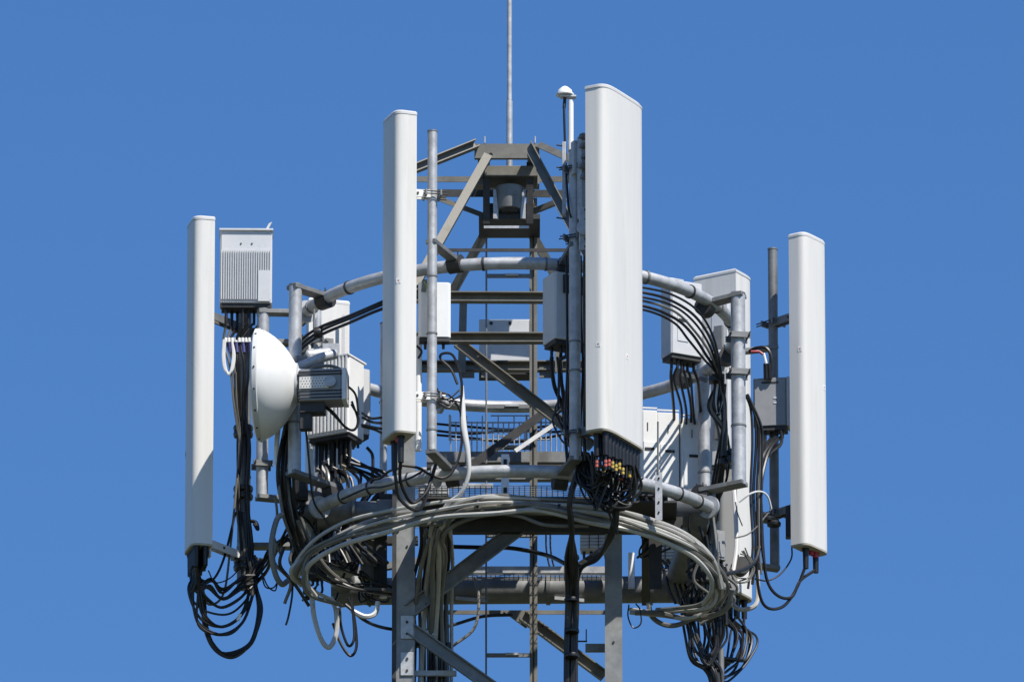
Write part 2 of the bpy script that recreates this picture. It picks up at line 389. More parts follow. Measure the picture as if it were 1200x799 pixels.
# gratings: bars crossing, a real wire mesh each
def grating(x0, x1, d0, d1, yref, nx, ny, r=0.55, m=GALVD, dref=0):
    z = P(600, yref, dref).z; X0 = P(x0, yref, dref).x; X1 = P(x1, yref, dref).x; g = MB()
    for i in range(nx+1):
        x = X0 + (X1-X0)*i/nx; g.tube([Vector((x, U(d0), z)), Vector((x, U(d1), z))], U(r), 4)
    for j in range(ny+1):
        y = U(d0 + (d1-d0)*j/ny); g.tube([Vector((X0, y, z+U(1))), Vector((X1, y, z+U(1)))], U(r), 4)
    return g.build('grating', m, PL)
grating(486, 705, -95, 60, 600, 34, 22, 0.5)
grating(500, 715, 100, 122, 677, 40, 4, 0.5, dref=112)
# safety cage of light wire behind the tower, standing mesh
CG = thing('cable_tray', 'pale wire mesh cable tray standing behind the tower just above the platform', 'cable tray', P(600, 530, 150))
m = MB()
for i in range(23):
    x = 528 + i*6.2; m.tube(pts([(x, 494 - 7*(i % 3 == 0), 150), (x, 516, 150), (x, 530, 150)]), U(0.8), 4)
for yy, a_, b_ in ((495,528,644), (487,575,640), (506,528,640), (515,528,644), (503,570,622), (511,580,610)):
    m.tube(pts([(a_, yy, 151), (b_, yy, 151)]), U(0.9), 4)
for x in (527, 617, 634, 645): m.tube(pts([(x, 486, 152), (x, 516, 152)]), U(1.2), 4)
m.build('mesh_panel', GALV, CG)
m = MB()
for yy, dd in ((500, 3), (508, -4), (513, 5)):
    m.tube(catmull(pts([(506, yy-4, 158), (550, yy, 158), (600, yy+dd, 158), (650, yy-2, 158), (668, yy-6, 158)])), U(1.5), 6)
m.build('cable_run', BLACK, CG)

# ================================================================== POLES
def vpole(px, y0, y1, d, r):
    a = P(px, y1, d); b = P(px, y0, d); b.x = a.x; return a, b
def clampset(root, p, ang, r, m=GALVD):
    """pipe clamp: two bent straps and bolts"""
    Wd, N = frame(ang)
    for s in (-1, 1):
        MB().box(p + N*s*U(r+1.6), Wd, N, ZA, U(r+4.5), U(1.2), U(3.6), U(0.5)).build('clamp', m, root, 0.002)
    for s in (-1, 1):
        for z in (-1.4, 1.6):
            MB().cyl(p + Wd*s*U(r+2.6) - N*U(r+5) + ZA*U(z), p + Wd*s*U(r+2.6) + N*U(r+8 + random.uniform(-1, 4)) + ZA*U(z), U(0.75), n=6).build('bolt', DARKST, root)
def pole(px, y0, y1, d, r, label, tops=(), m=GALV, seam=(), cl=()):
    a, b = vpole(px, y0, y1, d, r)
    t = thing('mounting_pole', label, 'pole', a)
    tb_ = MB().tube([a, b], U(r), 20).build('tube', m, t)
    MB().tube([b - ZA*U(0.1), b + ZA*U(1.4)], U(r+0.5), 20).build('end_cap', GALVD, t)
    for yy in seam:
        q = P(px, yy, d); q.x = a.x; MB().tube([q, q + ZA*U(2)], U(r+0.7), 20).build('band', GALVD, tb_)
    for (yy, ex, ey, ed, hw) in tops:      # arm from the pole to the ring
        q = P(px, yy, d); q.x = a.x; e = P(ex, ey, ed)
        arm = MB().bar(q + (e-q).normalized()*U(-r*0.9), e, U(2*r+1), U(5), 'box', ZA).build('arm', GALVD, t, 0.002)
        bb = MB()
        for s in (-1, 1):
            dd = (e - q); dd.z = 0; dd.normalize(); sd = dd.cross(ZA)
            for k in (-1, 1):
                o = e + sd*s*U(4.5) + dd*k*U(4)
                bb.tube([o + ZA*U(9), o - ZA*U(13)], U(0.9), 6)
            c = e - ZA*U(4)
            # u-bolt strap round the ring pipe
            ub = [e + sd*s*U(4.5) + dd*math.cos(x)*U(9) + ZA*(math.sin(x)*U(9) - U(4)) for x in [math.pi*i/8*2 for i in range(9)]]
            bb.tube(ub, U(1.5), 6)
        MB().cyl(e - ZA*U(4) - sd*U(8), e - ZA*U(4) + sd*U(8), U(10.5), n=18).build('clamp', DARKST, arm)
        bb.build('u_bolt', DARKST, arm)
    for yy in cl:
        q = P(px, yy, d); q.x = a.x; clampset(t, q, 10, r)
    return t, a, b
pole(345, 335, 556, -164, 7.6, 'grey pole carrying the white dish, left of the tower', [(337, 381, 348, -132, 6), (555, 390, 571, -125, 6)], seam=(497,))
pole(307, 364, 584, -70, 7.0, 'short grey pole just behind the white dish, left of the dish pole', [(366, 352, 367, -60, 5), (583, 340, 586, -60, 5)], cl=(545,))
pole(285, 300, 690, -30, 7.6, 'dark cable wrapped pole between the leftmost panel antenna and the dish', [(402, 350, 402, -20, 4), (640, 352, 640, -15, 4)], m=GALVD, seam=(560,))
pole(506, 155, 528, -309, 5.6, 'slender pale pole right of the left front panel antenna', [(284, 534, 306, -250, 5), (530, 532, 556, -232, 6)], seam=(392, 325, 505))
pole(674, 178, 540, -315, 6.6, 'grey pole behind the left edge of the big front panel antenna', [(288, 660, 312, -254, 6), (538, 656, 560, -240, 6)], m=GALV, seam=(436, 402))
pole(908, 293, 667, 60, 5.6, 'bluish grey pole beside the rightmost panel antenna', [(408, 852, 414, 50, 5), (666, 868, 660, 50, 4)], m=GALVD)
pole(866, 345, 568, -135, 8.4, 'wide pale pole standing in front of the back right panel antenna', [(347, 826, 357, -120, 6), (567, 822, 576, -115, 6)], seam=(500, 440), cl=(395, 438))
pole(826, 386, 602, 128, 7.6, 'grey pole holding the back right panel antenna, partly in shadow', [(446, 800, 440, 140, 6), (598, 806, 600, 130, 6)], seam=(555,))
pole(371, 360, 600, 180, 4.6, 'thin grey pole at the back of the antenna behind the dish', [(455, 398, 452, 160, 5)])
pole(449, 380, 612, 200, 4.4, 'half hidden grey pole below and behind the left front panel antenna', [(470, 462, 462, 205, 5)])
pole(490, 395, 528, -270, 4.0, 'thin pale tube beneath the white unit on the left front pole', [], m=WHITE)

# ================================================================== PANEL ANTENNAS
def antenna(px, yt, yb, d, th, w, t, label, ncon, colors=(), brackets=(), rows=2, clen=20, stickers=(), tilt=0.0, polept=None, plug=False, crad=1.9, ptop=0.0):
    a, b = vpole(px, yt, yb, d, 0)
    Wd, N = frame(th); hw, T_ = U(w)/2, U(t)
    root = thing('panel_antenna', label, 'antenna', a)
    prof = [(-hw, -T_*0.5), (hw, -T_*0.5)]
    n = 26
    for i in range(n+1):
        an = math.pi*i/n; c, s = math.cos(an), math.sin(an)
        prof.append((hw*math.copysign(abs(c)**0.36, c), -T_*0.5 + T_*0.5 + T_*0.5*abs(s)**0.8))
    top = b - ZA*U(5)
    MB().prism(prof, a, top, Wd, N).build('radome', RADOME, root)
    cp = MB(); cp.prism(prof, top + ZA*0.001, top + ZA*U(3.0), Wd, N, 1.02, 1.02); cp.prism(prof, top + ZA*U(3.0), top + ZA*U(5.0), Wd, N, 1.02, 0.94)
    cp.build('top_cap', RADOME2, root)
    bc = MB().prism(prof, a - ZA*U(2.2), a - ZA*0.001, Wd, N, 0.985, 1.01).build('bottom_cap', UNDER, root)
    # seam screws
    for (sx, sz) in stickers:
        # sx: -1..1 across the front, sz: fraction of the height
        q = a + (top-a)*sz; i = int(2 + (1 - (sx*0.5+0.5))*n); pr = prof[i]; p2 = prof[i+1]
        nn = (Wd*(p2[1]-pr[1]) - N*(p2[0]-pr[0])).normalized()
        if nn.dot(N*0.6 + NV*0.4) < 0: nn = -nn
        c = q + Wd*pr[0] + N*pr[1]; tx = nn.cross(ZA).normalized()
        lb_ = MB().box(c + nn*U(0.15), tx, nn, ZA, U(2.6), U(0.12), U(3.0)).build('sticker', WHITE, root)
        MB().box(c + nn*U(0.32), tx, nn, ZA, U(1.0), U(0.1), U(1.1)).build('warning_mark', ORG, lb_)
    # connectors hang from the underside in rows
    ends = []
    per = max(1, ncon // rows)
    for r_ in range(rows):
        for k in range(per):
            fx = (k + 0.5)/per*2 - 1; off = (-0.22 + 0.42*r_/(max(1, rows-1))) if rows > 1 else 0.0
            c = a + Wd*hw*0.84*fx + N*T_*off - ZA*U(2.2)
            L = U(clen*random.uniform(0.85, 1.1))
            k_ = MB().cyl(c, c - ZA*U(3), U(crad*1.5), n=10); k_.cyl(c - ZA*U(3), c - ZA*L, U(crad*1.25), U(crad*1.1), n=10)
            co = k_.build('connector', BLACK if not plug or random.random() < 2 else RED, root)
            if colors:
                cm = random.choice(colors); L0 = L + U(random.uniform(2, 7))
                MB().cyl(c - ZA*(L-U(0.5)), c - ZA*(L0+U(12)), U(crad*0.5), n=8).build('lead', BLACK, co)
                if cm is not BLACK:
                    for j in (0, 1): MB().cyl(c - ZA*(L0 + U(j*4.5)), c - ZA*(L0 + U(j*4.5 + 3.2)), U(crad*0.6), n=8).build('colour_band', cm, co)
                L = L0 + U(10)
            ends.append(c - ZA*L)
    if plug:
        c = a + Wd*hw*0.35 + N*T_*0.05 - ZA*U(2); MB().cyl(c, c - ZA*U(7), U(3.6), n=12).build('plug', RED, root)
        c = a + Wd*hw*0.05 - ZA*U(2); MB().cyl(c, c - ZA*U(5), U(3), n=12).build('plug', RED, root)
    for yy, style in brackets:
        q = P(px, yy, d); q.x = a.x; q += (top-b)*((yb-yy)/(yb-yt)); bk_ = q - N*T_*0.5
        pp = polept.copy(); pp.z = bk_.z; dv = pp - bk_; ln = dv.length; dn = dv.normalized() if ln > 1e-4 else -N
        m_ = WHITE if style == 'w' else GALVD
        br = MB().box(bk_ - N*U(1.5), Wd, N, ZA, U(5), U(1.4), U(16 if style != 's' else 7), U(1)).build('bracket', m_, root, 0.002)
        br2 = MB()
        sd = dn.cross(ZA)
        for s in (-1, 1):
            br2.box(bk_ + dn*ln*0.5 + sd*s*U(4) , dn, sd, ZA, ln*0.5, U(0.9), U(4.6))
        br2.build('bracket_arm', m_, br, 0.001)
        MB().cyl(bk_ + dn*ln*0.35 - sd*U(6), bk_ + dn*ln*0.35 + sd*U(6), U(1.5), n=8).build('pivot_bolt', DARKST, br)
        ang = math.degrees(math.atan2(dn.x, -dn.y)); clampset(br, pp, ang, 7, GALVD)
    return root, ends, a, b
pl3 = vpole(285, 300, 690, -30, 7)[0]; pl4 = vpole(506, 155, 530, -309, 5)[0]; pl5 = vpole(674, 155, 540, -315, 7)[0]
pl6 = vpole(908, 293, 667, 60, 5)[0]; pl8 = vpole(826, 386, 602, 150, 7)[0]; pl9 = vpole(371, 360, 600, 180, 5)[0]
A1, E1, *_ = antenna(231.5, 260, 643, -85, -76, 46, 25, 'leftmost white panel antenna, its lower end in shadow above a drooping tangle of cables', 16,
    (), [(366, 'g'), (636, 'w')], 2, 24, [(-0.2, 0.3)], polept=pl3, crad=2.7)
A2, E2, *_ = antenna(466, 137, 512, -318, -69, 50, 26, 'white panel antenna standing at the left front of the tower', 2,
    (), [(222, 'w'), (462, 'w')], 1, 34, [(0.55, 0.47)], polept=pl4, plug=True, crad=3.2)
A3, E3, *_ = antenna(723, 113, 516, -340, 61, 98, 27, 'biggest and tallest white panel antenna, front and nearest the tower centre', 20,
    (REDT, YEL, REDT, YEL, BLACK, BLACK, BLACK), [(186, 'g'), (268, 'g'), (500, 's')], 2, 26, [(-0.93, 0.245), (-0.05, 0.24)], polept=pl5, crad=3.1, ptop=1)
A4, E4, *_ = antenna(950, 279, 643, 20, 55, 50, 22, 'rightmost white panel antenna with two small stickers', 2,
    (), [(363, 'g'), (590, 'g')], 1, 24, [(-0.9, 0.63), (0.15, 0.53)], polept=pl6, plug=True, crad=3.0)
A5, E5, *_ = antenna(851, 325, 702, 212, 148, 58, 44, 'broad white panel antenna turned away at the right back, half hidden by poles', 10,
    (), [(440, 'g'), (600, 'g')], 2, 24, (), polept=pl8, crad=3.0)
A6, E6, *_ = antenna(382, 354, 560, 225, 196, 50, 22, 'white panel antenna turned away behind the dish and its radio', 4,
    (), [(412, 'g'), (520, 'g')], 1, 18, (), polept=pl9, crad=2.3)
# small stiffeners on the back of the leftmost antennas
MB().box(P(402, 425, 208), XA, YA, ZA, U(2.0), U(1), U(60)).build('seam_strip', RADOME2, A6)

# ================================================================== RADIO UNITS
def unit(name, px, yt, yb, d, th, w, t, label, m=RRUW, fins=0, ncon=6, clen=12, handle=True, rib_from=0.0, group=None, ch=2.0, cat='radio unit', conm=None, vis=None):
    a, b = vpole(px, yt, yb, d, 0); Wd, N = frame(th); hw, ht = U(w)/2, U(t)/2
    root = thing(name, label, cat, a, group); c = (a+b)/2; hz = (b-a).length/2
    MB().box(c, Wd, N, ZA, hw, ht, hz, U(ch)).build('housing', m, root, 0.004)
    if fins:
        f = MB(); h0 = hz*(1-rib_from)
        for k in range(fins):
            x = -hw*0.93 + 2*hw*0.93*k/(fins-1)
            f.box(a + ZA*(h0 + U(1.5)) + Wd*x + N*(ht + U(1.2)), Wd, N, ZA, hw/fins*0.42, U(1.6), h0 - U(2))
        f.build('cooling_fins', m, root)
        MB().box(b - ZA*(U(1)), Wd, N, ZA, hw+U(1), ht+U(3), U(1.2)).build('top_plate', m, root, 0.002)
    ends = []
    MB().box(a - ZA*U(2.5), Wd, N, ZA, hw*0.93, ht*0.85, U(2.4)).build('connector_panel', DARKST, root)
    for k in range(ncon):
        x = (k+0.5)/ncon*2-1; q = a + Wd*hw*0.85*x + N*ht*random.uniform(-0.5, 0.5) - ZA*U(4)
        L = U(clen*random.uniform(0.75, 1.25))
        MB().cyl(q, q - ZA*L, U(2.0), U(1.6), n=8).build('connector', conm or BLACK, root); ends.append(q - ZA*L)
    if handle:
        h = [b + Wd*hw*0.1, b + Wd*hw*0.1 + ZA*U(6), b - Wd*hw*0.75 + ZA*U(6), b - Wd*hw*0.75]
        MB().tube(h, U(1.0), 6).build('handle', m, root)
    # rear mounting plate
    MB().box(c - N*(ht + U(2.4)), Wd, N, ZA, hw*0.45, U(2.2), hz*0.7).build('mounting_plate', GALVD, root, 0.002)
    return root, ends, (a, b, Wd, N, hw, ht)
u1, UE1, q1 = unit('radio_unit', 288, 273, 359, -62, 1, 61, 26, 'pale grey finned radio unit above the dish, topmost unit on the left', RRUW, 22, 8, 22, False, 0.28)
a, b, Wd, N, hw, ht = q1
MB().box(b + Wd*hw*0.84 + ZA*U(7) , (Wd+ZA*0.5).normalized(), N, (ZA+Wd*0.5).normalized(), U(2.2), U(2), U(6)).build('lifting_eye', RRUW, u1)
for k in (-0.2, 0.22): 
    MB().bolt(b - ZA*U(18) + Wd*hw*k + N*ht, N, U(1.1), U(0.8)).build('screw', DARKST, u1)
MB().box(a + ZA*U(20) + Wd*hw*0.7 + N*(ht+U(3)), Wd, N, ZA, U(7), U(0.6), U(19)).build('label_plate', RRUW, u1)
u2, UE2, q2 = unit('radio_unit', 393, 424, 515, -60, -28, 56, 38, 'finned grey radio unit behind the dish radio over a black connector mass', WHITE, 12, 18, 30, False)
u2b, UE2b, _ = unit('radio_unit', 418, 436, 512, -20, -60, 30, 20, 'narrow grey unit fixed to the right of the finned unit behind the dish', RRUW, 0, 3, 10, False)
u3, UE3, q3 = unit('radio_unit', 509, 333, 397, -288, 3, 37, 14, 'small bright white unit clamped behind the slender left front pole', WHITE, 0, 3, 9, False, ch=3)
MB().bar(P(498, 328, -296), P(496, 342, -296), U(5), U(4), 'box').build('bracket', GALVD, u3)
u4, UE4, q4 = unit('radio_unit', 664, 326, 404, -255, 26, 46, 34, 'grey radio unit inside the tower behind the pole of the big front antenna', RRUW, 0, 6, 12, True)
a, b, Wd, N, hw, ht = q4
MB().box(b - ZA*U(14) + N*(ht+U(1)) + Wd*U(2), Wd, N, ZA, U(15), U(1.5), U(11)).build('cover', DARKST, u4, 0.003)
u5, UE5, q5 = unit('radio_unit', 799, 334, 420, 40, 27, 42, 28, 'pale grey radio unit hanging behind the ring at upper right', RRUW, 0, 6, 12, True)
a, b, Wd, N, hw, ht = q5
fp = MB().box(a + ZA*U(34) + N*(ht+U(0.4)) - Wd*U(6), Wd, N, ZA, U(7), U(0.4), U(18)).build('access_panel', RRUW, u5)
MB().box(a + ZA*U(42) + N*(ht+U(1.2)) - Wd*U(6), Wd, N, ZA, U(5.5), U(0.5), U(1.4)).build('slot', SLOT, fp)
u6, UE6, q6 = unit('radio_unit', 904, 446, 502, 38, -8, 40, 22, 'dark grey radio unit on the pole beside the rightmost panel antenna', RRUG, 0, 5, 10, False)
a, b, Wd, N, hw, ht = q6
MB().box((a+b)/2 + Wd*(hw+U(1)), Wd, N, ZA, U(1.4), ht+U(1), U(30)).build('side_flange', RRUW, u6)
MB().box(b - ZA*U(6) + N*(ht+U(0.3)), Wd, N, ZA, U(10), U(0.3), U(1)).build('embossed_bar', DARKST, u6)
for qx, qz in ((6, 34), (6, 28)): MB().box(a + ZA*U(qz) + Wd*U(qx) + N*(ht+U(0.3)), Wd, N, ZA, U(2), U(0.3), U(1)).build('badge', RRUW, u6)
u7, UE7, q7 = unit('equipment_box', 593, 378, 430, 150, 0, 64, 24, 'plain pale grey box with two bolts seen through the tower, behind the crossbars', RRUW, 0, 0, 4, False, cat='box', ch=1)
a, b, Wd, N, hw, ht = q7
for x in (-0.55, 0.15): MB().bolt(b - ZA*U(5) + Wd*hw*x + N*ht, N, U(2.2), U(1)).build('bolt', DARKST, u7)
MB().box(a - ZA*U(8), Wd, N, ZA, hw, ht, U(5)).build('tray', DARKST, u7)
MB().box((a+b)/2 + Wd*hw*0.94 + N*(ht+U(0.6)), Wd, N, ZA, U(1.6), U(0.8), (b-a).length/2).build('edge_strip', DARKST, u7)
u8, UE8, q8 = unit('radio_unit', 846, 356, 545, 176, 155, 24, 10, 'tall thin grey unit on the back of the right back panel antenna', RRUW, 0, 3, 10, False)
# row of white cabinets at the right back
cabs = []
for i, (px, yt, yb, dd, w, lab) in enumerate(((757, 485, 580, 150, 23, 'white equipment cabinet at the right back, leftmost of three, beside the big antenna'),
        (781, 488, 583, 154, 26, 'white equipment cabinet at the right back, middle one of three with a slanting shadow'),
        (809, 494, 588, 158, 27, 'white equipment cabinet at the right back, rightmost of three, behind the grey pole'))):
    cb, ce, q = unit('equipment_cabinet', px, yt, yb, dd, 8, w, 30, lab, WHITE, 0, 4, 8, False, cat='cabinet', ch=1.0)
    a, b, Wd, N, hw, ht = q
    dr = MB().box((a+b)/2 - ZA*U(15) + N*(ht+U(0.5)) + Wd*U(1), Wd, N, ZA, hw*0.8, U(0.5), U(26)).build('door', WHITE, cb, 0.002)
    MB().box((a+b)/2 + ZA*U(2) + N*(ht+U(1.4)) + Wd*U(2), Wd, N, ZA, U(5.5), U(0.5), U(1.6)).build('handle', SLOT, dr)
    MB().box((a+b)/2 + ZA*U(30) + N*(ht+U(0.5)), Wd, N, ZA, U(0.5), U(0.4), U(5)).build('vent_slot', DARKST, cb)
    MB().box(b + ZA*U(3) + N*(ht-U(1)), Wd, N, ZA, hw, U(0.8), U(0.8)).build('rail', WHITE, cb)
    cabs.append(cb)
# ribbed units lower down, at the back
def ribbed(px, yt, yb, d, th, w, t, lab, n=14, vertical=True):
    a, b = vpole(px, yt, yb, d, 0); Wd, N = frame(th); root = thing('radio_unit', lab, 'radio unit', a)
    c = (a+b)/2; hz = (b-a).length/2; MB().box(c, Wd, N, ZA, U(w)/2, U(t)/2, hz, U(1)).build('housing', RRUW, root, 0.003)
    f = MB()
    for k in range(n):
        z = a.z + (b.z-a.z)*(k+0.5)/n; q = Vector((c.x, c.y, z)) + N*(U(t)/2+U(0.8)); f.box(q, Wd, N, ZA, U(w)/2*0.96, U(1.2), hz/n*0.5)
    f.build('cooling_fins', RRUW, root)
    k_ = MB()
    for x in (-0.33, 0.3): k_.box(c + Wd*U(w)/2*x + N*(U(t)/2+U(2.2)), Wd, N, ZA, U(0.5), U(0.4), hz)
    k_.build('seam', DARKST, root)
    for k in range(4):
        q = a + Wd*U(w)*(k/3-0.5)*0.75; MB().cyl(q, q - ZA*U(9), U(2), U(1.5), 8).build('connector', BLACK, root)
    return root
ribbed(787, 606, 659, 190, 4, 52, 22, 'ribbed grey unit under the cable bundle at lower right', 14)
ribbed(697, 596, 646, 185, -4, 34, 22, 'ribbed grey unit seen just beside the right front leg', 13)
ribbed(404, 612, 655, 190, -4, 68, 22, 'ribbed grey unit at lower left beneath the large pipe', 11)
ribbed(508, 550, 582, 150, 0, 36, 18, 'ribbed grey unit left of the grating behind the left pole foot', 8)
# odd white fittings seen at lower left
for px, y0, y1, d, r, lab in ((449, 636, 700, 150, 4.6, 'short white conduit standing below the lower ring at left'),
                              (740, 648, 690, 150, 4.0, 'short pale conduit standing beside the right front leg')):
    a, b = vpole(px, y0, y1, d, 0); solo('conduit', MB().tube([a, b], U(r), 14), WHITE, lab, 'conduit')
pbx = thing('junction_box', 'dented grey box with white panels among tangled cables at lower left', 'box', P(400, 690, -40))
MB().box(P(402, 660, -40), frame(25)[0], frame(25)[1], (ZA+XA*0.25).normalized(), U(17), U(10), U(13)).build('housing', RRUG, pbx, 0.004)
MB().box(P(397, 650, -54), frame(15)[0], frame(15)[1], (ZA+XA*0.3).normalized(), U(6), U(1), U(8)).build('label_plate', WHITE, pbx)
MB().cyl(P(377, 640, -50), P(388, 648, -50), U(5), n=14).build('gland', WHITE, pbx)
MB().cyl(P(386, 668, -44), P(372, 676, -44), U(5), n=14).build('gland', WHITE, pbx)

# ================================================================== DISH
dr = thing('microwave_dish', 'round white microwave dish pointing left with a dark radio behind it', 'dish', P(322, 520, -185))
ax, _ = frame(-5); ax = -ax                         # faces left, a touch away
dc = P(303, 451, -185)
prof = [(U(0), U(62)), (U(2), U(64)), (U(-4), U(64)), (U(-9), U(62.4)), (U(-14), U(59.6)), (U(-20), U(55.2)), (U(-26), U(49.6)), (U(-32), U(42.6)), (U(-37), U(35.5)), (U(-41), U(28.5)), (U(-45), U(21)), (U(-48), U(13))]
MB().lathe(dc, ax, prof[1:], 64).build('reflector', WHITE, dr)
MB().lathe(dc, ax, [(U(2.2), U(62.5)), (U(4), U(60)), (U(6), U(40)), (U(7), U(3))], 64).build('radome_cover', RADOME, dr)
MB().lathe(dc, ax, [(U(1.2), U(65.4)), (U(-3.5), U(65.6)), (U(-4.5), U(64))], 64).build('rim', RADOME2, dr)
bt = MB()
for k in range(16):
    an = 2*math.pi*k/16; x = ax.orthogonal().normalized(); y = ax.cross(x); c = dc + (x*math.cos(an)+y*math.sin(an))*U(64.8) - ax*U(1.2)
    bt.bolt(c, (x*math.cos(an)+y*math.sin(an)), U(1.2), U(1.6))
bt.build('rim_bolt', DARKST, dr)
hub = MB().lathe(dc, ax, [(U(-38), U(25)), (U(-46), U(24)), (U(-48), U(18)), (U(-54), U(17))], 32).build('hub', RRUW, dr)
rw, rn = frame(-6)
rc = P(377, 455, -200)
rd = MB().box(rc, rw, rn, ZA, U(25), U(15), U(19), U(2)).build('radio', RRUG, dr, 0.004)
fm = MB()
for z in (-16, -12, -8, 12, 15.5): fm.box(rc + ZA*U(z), rw, rn, ZA, U(25.5), U(15.8), U(0.9))
fm.build('cooling_fins', DARKST, rd)
pp_ = MB().box(rc + rn*U(16) - rw*U(7) + ZA*U(2), rw, rn, ZA, U(17), U(0.8), U(7)).build('perforated_plate', RADOME, rd)
hl = MB()
for i in range(9):
    for j in range(4): hl.cyl(rc + rn*U(16.8) + rw*U(-22 + i*3.3 + (j % 2)*1.6) + ZA*U(-2.8 + j*3.3), rc + rn*U(17.1) + rw*U(-22 + i*3.3 + (j % 2)*1.6) + ZA*U(-2.8 + j*3.3), U(0.65), n=6)
hl.build('hole', SLOT, pp_)
MB().cyl(rc + rn*U(16) + rw*U(12) + ZA*U(2), rc + rn*U(20) + rw*U(12) + ZA*U(2), U(6.5), n=20).build('knob', GALV, rd)
MB().box(rc + rw*U(27.5), rw, rn, ZA, U(2.6), U(16), U(19), U(1)).build('end_plate', WHITE, rd, 0.002)
MB().box(rc - ZA*U(25) - rw*U(10), rw, rn, ZA, U(14), U(9), U(6)).build('mount_bracket', DARKST, dr)
MB().box(rc - ZA*U(38) - rw*U(18), rw, rn, ZA, U(7), U(6), U(12), U(1)).build('mount_bracket', DARKST, dr)
MB().tube(catmull([rc - rw*U(18) + ZA*U(19), rc - rw*U(8) + ZA*U(26), rc + rw*U(14) + ZA*U(26), rc + rw*U(28) + ZA*U(14), rc + rw*U(30) - ZA*U(14)]), U(2.0), 8).build('waveguide', GREYC2, dr)
MB().tube(pts([(350, 430, -172), (380, 418, -172), (392, 415, -160)]), U(6), 12).build('support_arm', GALV, dr)
fb = MB()
for px, py in ((352, 424), (360, 436), (372, 428)): fb.box(P(px, py, -170), frame(20)[0], frame(20)[1], ZA, U(7), U(4), U(6), U(1))
fb.build('mount_bracket', GALVD, dr, 0.002)
sb = MB().box(P(388, 416, 120), XA, YA, ZA, U(10), U(2), U(14)).build('tilt_bracket', GALV, A6)
MB().cyl(P(352, 418, 100), P(386, 414, 110), U(7), n=14).build('tilt_tube', GALV, sb)

# ================================================================== GPS DOME, TOP BRACKETS
a, b = vpole(669, 118, 215, -300, 0)
gp = thing('gps_antenna', 'small white dome antenna on a thin pipe left of the tallest panel antenna', 'gps antenna', a)
MB().tube([a, b], U(3.3), 12).build('stem', WHITE, gp)
c = P(662, 112, -300)
MB().lathe(c, ZA, [(0, U(10.5)), (U(1.6), U(10.5)), (U(2.2), U(8.8)), (U(6), U(8)), (U(10), U(3.5)), (U(11.5), U(0.5))], 24).build('dome', WHITE, gp)
MB().box(P(666, 114, -300), XA, YA, ZA, U(9), U(5), U(0.9)).build('bracket', RADOME2, gp)
MB().tube(catmull(pts([(662, 114, -300), (661, 130, -302), (663, 190, -302), (666, 240, -322), (669, 255, -324)])), U(1.4), 8).build('lead', BLACK, gp)
MB().cyl(P(662, 115, -300), P(661, 127, -300), U(2.0), n=10).build('connector', BLACK, gp)
tp = thing('bracket_assembly', 'grey steel plates and clamps behind the top of the big front antenna', 'bracket', P(672, 260, -310))
MB().box(P(661, 210, -302), XA, YA, ZA, U(2.2), U(5), U(44)).build('plate', GALV, tp, 0.002)
MB().box(P(682, 210, -325), frame(61)[0], frame(61)[1], ZA, U(6), U(3), U(50)).build('plate', GALV, tp, 0.002)
MB().box(P(678, 186, -322), frame(20)[0], frame(20)[1], ZA, U(8), U(5), U(20), U(1)).build('clamp', GALV, tp, 0.003)
for yy in (160, 171, 183, 195, 207): MB().box(P(684 + (yy % 5), yy, -332), frame(40)[0], frame(40)[1], (ZA+XA*0.4).normalized(), U(5), U(3), U(3)).build('jaw', GALVD, tp, 0.002)
MB().lathe(P(685, 267, -342), NV, [(0, U(9)), (U(2.5), U(9)), (U(2.6), U(6))], 20).build('arc_plate', GALV, tp)
MB().box(P(684, 268, -338), XA, YA, ZA, U(5.5), U(1.2), U(26), U(1)).build('plate', GALV, tp, 0.002)
bb = MB()
for yy in (246, 258, 280, 289): MB().bolt(P(686, yy, -341), NV, U(1.6), U(1.4)).build('bolt', DARKST, tp)
for yy in (170, 196, 255): MB().cyl(P(652, yy, -305), P(664, yy+2, -305), U(0.9), n=6).build('bolt', DARKST, tp)
# perforated strip hanging on the lower ring at right
stp = thing('cable_hanger', 'pale perforated steel strip hooked over the lower ring at the right front', 'hanger', P(772, 608, -262))
s1 = MB().bar(P(772, 553, -262), P(772, 609, -262), U(8), U(5), 'C', None, U(1)).build('strip', GALV, stp)
hb = MB()
for yy in (560, 572, 588, 600): hb.cyl(P(772, yy, -262.4), P(772, yy, -263.4), U(1.2), n=8)
hb.build('hole', SLOT, s1)
a_, b_ = P(771, 555, -262), P(771, 494, -262)
MB().tube([a_, b_], U(1.3), 6).build('rod', GALVD, stp)

# ================================================================== CABLES
CN = 0
def cable(pl, r, m, label, group=None, smooth=7, jit=0.0, cat='cable', name='cable', jd=0.0):
    q = []
    for i, p in enumerate(pl):
        if isinstance(p, Vector): q.append(p.copy()); continue
        j = jit if 0 < i < len(pl)-1 else jit*0.5
        q.append(P(p[0] + random.uniform(-j, j), p[1] + random.uniform(-j, j), (p[2] if len(p) > 2 else -150) + random.uniform(-jd, jd)))
    return solo(name, MB().tube(catmull(q, smooth), U(r), 7), m, label, cat, group)
